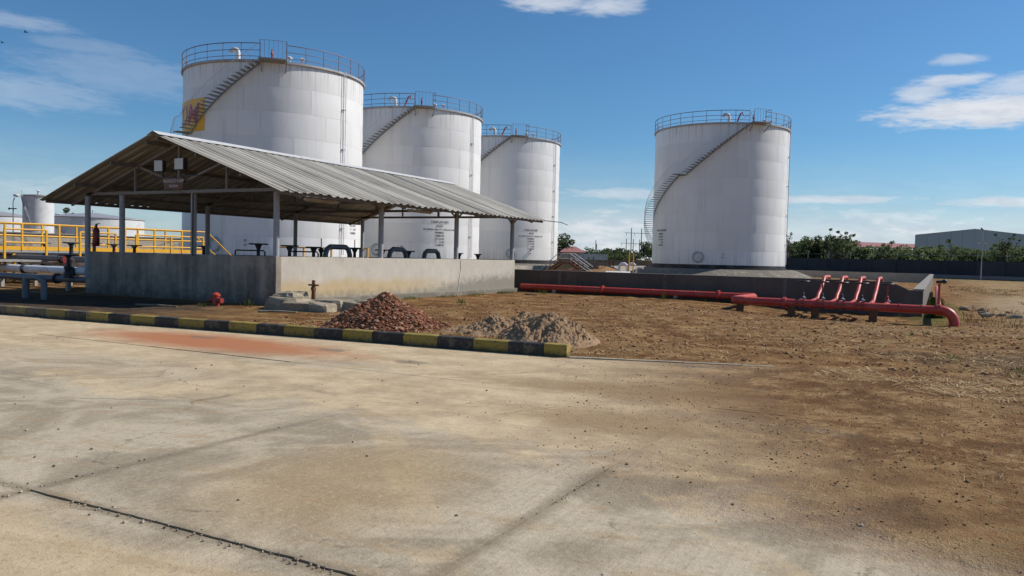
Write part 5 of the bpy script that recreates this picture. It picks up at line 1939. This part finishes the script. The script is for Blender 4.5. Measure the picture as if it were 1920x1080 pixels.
# ================================================================== BACKGROUND MIDDLE (between the tanks)
def house(px0, px1, D, wall_h, roof_h, wm, rm, label):
    (xa, ya), (xb, yb) = cw(px0, D), cw(px1, D)
    a, b = Vector((xa, ya, 0)), Vector((xb, yb, 0))
    dd = (b - a)
    n_ = Vector((-dd.y, dd.x, 0)).normalized()
    H = thing('house', label, 'house', (xa, ya, 0))
    MB().bar(a + n_ * 4 + Vector((0, 0, wall_h / 2)), b + n_ * 4 + Vector((0, 0, wall_h / 2)), 8.0, wall_h).build('wall', wm, H)
    e = dd.normalized() * 0.6
    mb = MB()
    A_, B_ = a - e - n_ * 0.6, b + e - n_ * 0.6
    C_, D_ = b + e + n_ * 8.6, a - e + n_ * 8.6
    M1, M2 = a + dd * 0.3 + n_ * 4, a + dd * 0.7 + n_ * 4
    mb.v = [(p.x, p.y, wall_h) for p in (A_, B_, C_, D_)] + [(p.x, p.y, wall_h + roof_h) for p in (M1, M2)]
    mb.f = [(0, 1, 5, 4), (1, 2, 5), (2, 3, 4, 5), (3, 0, 4)]
    mb.build('roof', rm, H)
    for t_ in (0.25, 0.7):
        p = a + dd * t_
        MB().bar(p + Vector((0, 0, 1.2)) - n_ * 0.03, p + Vector((0, 0, 2.3)) - n_ * 0.03, 1.2, 0.1).build('window', M_GLASS, H)
    return H


house(1052, 1092, 190, 3.0, 1.4, M_CREAM, M_SHEDR, 'far house with red hipped roof right of the row of tanks')
house(1046, 1060, 205, 3.2, 1.0, M_CREAM, M_FARROOF, 'far house with grey roof close beside the row of tanks')
for px0, px1, D, h, m_, lb in ((1048, 1085, 165, 2.4, M_CREAM, 'far cream fence wall before the red roofed house'), (1085, 1138, 160, 2.5, M_WHITEW, 'far whitewashed fence wall right of the red roofed house')):
    (xa, ya), (xb, yb) = cw(px0, D), cw(px1, D)
    a, b = Vector((xa, ya, 0)), Vector((xb, yb, 0))
    W_ = thing('far_wall', lb, 'wall', (xa, ya, 0))
    for i in range(7):
        p, q_ = a + (b - a) * (i / 7), a + (b - a) * ((i + 0.97) / 7)
        MB().bar(p + Vector((0, 0, h / 2)), q_ + Vector((0, 0, h / 2)), 0.15, h).build('wall_panel', m_, W_)
tree(*cw(1043, 195), 7.0, 6.5, 500, 'rounded dark tree beside the far red roofed house', None, M_LEAFD, name='far_tree', size=0.3)
for i, px in enumerate((1105, 1142, 1160, 1172, 1215)):
    tree(*cw(px, 215 + i * 6), rt.uniform(3.2, 4.5) + (3.2 if px == 1215 else 0), 7.0, 520 + i, ['far low tree behind the whitewashed wall', 'far low bush right of the whitewashed wall', 'far low bush before the utility poles',
         'far bush at the foot of tall utility poles', 'far tree seen through the lone tank stair'][i], None, M_LEAFD, name='far_tree', size=0.32)
tree(*cw(121, 290), 15.5, 6.0, 540, 'dark round tree crown showing above the far wide tank', None, M_LEAFD, name='far_tree', size=0.4)
for px, D, h, arm, lb in ((1181, 240, 11.0, True, 'tall utility pole, left of the tallest pair'), (1200, 240, 11.0, False, 'tall utility pole, right of the tallest pair'), (1172, 260, 8.3, True, 'shorter utility pole left of tallest pair'),
                          (1185, 262, 8.2, False, 'shorter utility pole between the tallest pair'), (1197, 262, 8.2, False, 'shorter utility pole just left of right tall pole'), (1115, 250, 7.4, False, 'lone dark pole above the whitewashed wall'),
                          (1110, 255, 5.2, False, 'short pole left of lone dark pole'), (1119, 252, 6.2, False, 'leaning pole right of lone dark pole'), (1145, 280, 5.2, False, 'thin far pole right of whitewashed wall')):
    x, y = cw(px, D)
    u = thing('utility_pole', lb, 'utility pole', (x, y, 0), 0, 'utility poles between the tanks')
    lean = -0.5 if 'leaning' in lb else 0.0
    MB().tube([(0, 0, -0.2), (lean, 0, h)], [0.17, 0.11], 7).build('pole', M_POLE, u, 60, True)
    if arm:
        w_ = 3.2
        c_, s_ = cos(rad(28)), sin(rad(28))
        cr_ = MB().bar((-1.9 * c_, -1.9 * s_, h - 1.5), (5.6 * c_, 5.6 * s_, h - 1.6), 0.12)
        for t_ in (-1.5, 0.9, 3.0, 4.8):
            cr_.bar((t_ * c_, t_ * s_, h - 2.4), (t_ * c_, t_ * s_, h - 1.5), 0.08)
        cr_.build('crossarm', M_POLE, u, None, True)

# bund interior: rusty crossover stair, white pipe bends, mounds
cx, cy = cw(1045, 63)
cs = thing('crossover_stair', 'rusty crossover steps with pale handrails inside the bund', 'stair', (cx, cy, 0.2))
for s_ in (0, 0.9):
    MB().bar((-1.4, s_, 0.0), (0.0, s_, 1.0), 0.05, 0.14).bar((0, s_, 1.0), (1.0, s_, 1.0), 0.05, 0.14).bar((1.0, s_, 1.0), (2.6, s_, 0.0), 0.05, 0.14).build('stringer', M_RUST, cs, None, True)
    hr = MB().tube([(-1.4, s_, 0.5), (0, s_, 1.75), (1.0, s_, 1.75), (2.6, s_, 0.75)], 0.03, 6).tube([(0, s_, 1.35), (1.0, s_, 1.35), (2.6, s_, 0.35)], 0.025, 6)
    hr.build('handrail', M_STEELW, cs, 60, True)
    pm_ = MB()
    for xq in (-0.7, 0.0, 1.0, 1.8):
        zq = 1.0 if 0 <= xq <= 1 else (1.0 + xq / 1.4 if xq < 0 else 1.0 - (xq - 1) / 1.6)
        pm_.bar((xq, s_, zq), (xq, s_, zq + 0.72), 0.05)
    pm_.build('rail_posts', M_RUST, cs, None, True)
for i in range(5):
    MB().box(-1.35 + i * 0.28, -1.1 + i * 0.28, 0, 0.9, 0.12 + i * 0.2, 0.15 + i * 0.2).build('tread', M_RUST, cs, None, True)
    MB().box(1.1 + i * 0.3, 1.36 + i * 0.3, 0, 0.9, 0.9 - i * 0.19, 0.93 - i * 0.19).build('tread', M_RUST, cs, None, True)
for i, (px, D, lb) in enumerate([(1168, 62, 'white bent pipe left of the lone tank'), (1184, 64, 'second white bent pipe left of the lone tank'), (1200, 70, 'small white bent pipe nearest the lone tank')]):
    x, y = cw(px, D)
    s_ = 1.0 if i < 2 else 0.7
    pts = [(x - 0.5, y, 0.25), (x - 0.32, y, 0.95 * s_ + 0.1), (x - 0.2, y, 1.12 * s_ + 0.1), (x + 0.1, y, 1.14 * s_ + 0.1), (x + 0.25, y, 1.0 * s_ + 0.1)]
    tag(MB().tube(pts, 0.12 * s_, 8).build('bent_pipe', M_PIPEW, None, 60), lb, 'pipe', 'white bent pipes inside the bund')
(xa, ya), (xb, yb) = cw(1134, 58), cw(1180, 59)
tag(MB().tube([(xa, ya, 0.62), (xb, yb, 0.60)], 0.10, 10).build('bund_pipe', M_STEELW, None, 60), 'white pipe lying along the inside of the bund wall', 'pipe')
(xa, ya), (xb, yb) = cw(1022, 56), cw(1092, 57)
tag(MB().bar((xa, ya, 0.62), (xb, yb, 0.62), 0.4, 0.3).build('rusty_channel', M_RUST), 'rusty steel channel inside the bund below the crossover steps', 'steel channel')
for px, D, lb in ((1178, 60, 'thin yellow post beside the white bent pipes'), (1186, 63, 'second thin yellow post beside the white bent pipes'), (1102, 75, 'thin rusty post left inside the bund'), (1111, 75, 'thin rusty post second from left inside bund'),
                  (1141, 78, 'thin rusty post third from left inside bund'), (1149, 78, 'thin rusty post fourth from left inside bund')):
    x, y = cw(px, D)
    tag(MB().tube([(x, y, 0), (x, y, 2.1 if 'yellow' in lb else 1.75)], 0.045, 6).build('marker_post', M_YEL if 'yellow' in lb else M_RUST, None, 60), lb, 'post', 'posts inside the bund')
x, y = cw(1090, 72)
md = MB()
for j in range(15):
    for i in range(21):
        u, v = i / 20 * 2 - 1, j / 14 * 2 - 1
        r2 = u * u + v * v
        md.v.append((x + u * 4.5, y + v * 4.0, max(0.0, 1.45 * (1 - r2)) + 0.12 * noise.noise((u * 4, v * 4, 3)) * (1 if r2 < 1 else 0) - 0.02))
for j in range(14):
    for i in range(20):
        a = j * 21 + i
        md.f.append((a, a + 1, a + 22, a + 21))
tag(md.build('earth_mound', M_CLOD, None, 180), 'brown earth mound inside the bund beyond the steps', 'earth mound')

# birds high at upper left
for px, py, D, s_, lb in ((48, 65, 60, 0.16, 'dark bird in flight high at upper left'), (4, 85, 70, 0.14, 'second smaller dark bird at the left frame edge')):
    x, y = cw(px, D)
    z = CAM_H + (459 - py) / 1500.0 * D
    mb = MB()
    mb.tube([(-s_, 0, 0), (-s_ * 0.5, 0, 0.02), (s_ * 0.4, 0, 0.02), (s_, 0, 0)], [0.01, s_ * 0.25, s_ * 0.25, 0.01], 6)
    for sg_ in (-1, 1):
        mb.add([(s_ * 0.3, 0, 0.03), (-s_ * 0.3, 0, 0.03), (-s_ * 0.3, sg_ * s_ * 1.4, 0.09), (s_ * 0.1, sg_ * s_ * 1.3, 0.1),
                (s_ * 0.3, 0, 0.015), (-s_ * 0.3, 0, 0.015), (-s_ * 0.3, sg_ * s_ * 1.4, 0.08), (s_ * 0.1, sg_ * s_ * 1.3, 0.09)], [(0, 1, 2, 3), (7, 6, 5, 4), (0, 3, 7, 4), (1, 5, 6, 2)])
    o = link('bird', mb.mesh('bird', M_BIRD), None, (x, y, z), 0.6)
    tag(o, lb, 'bird')
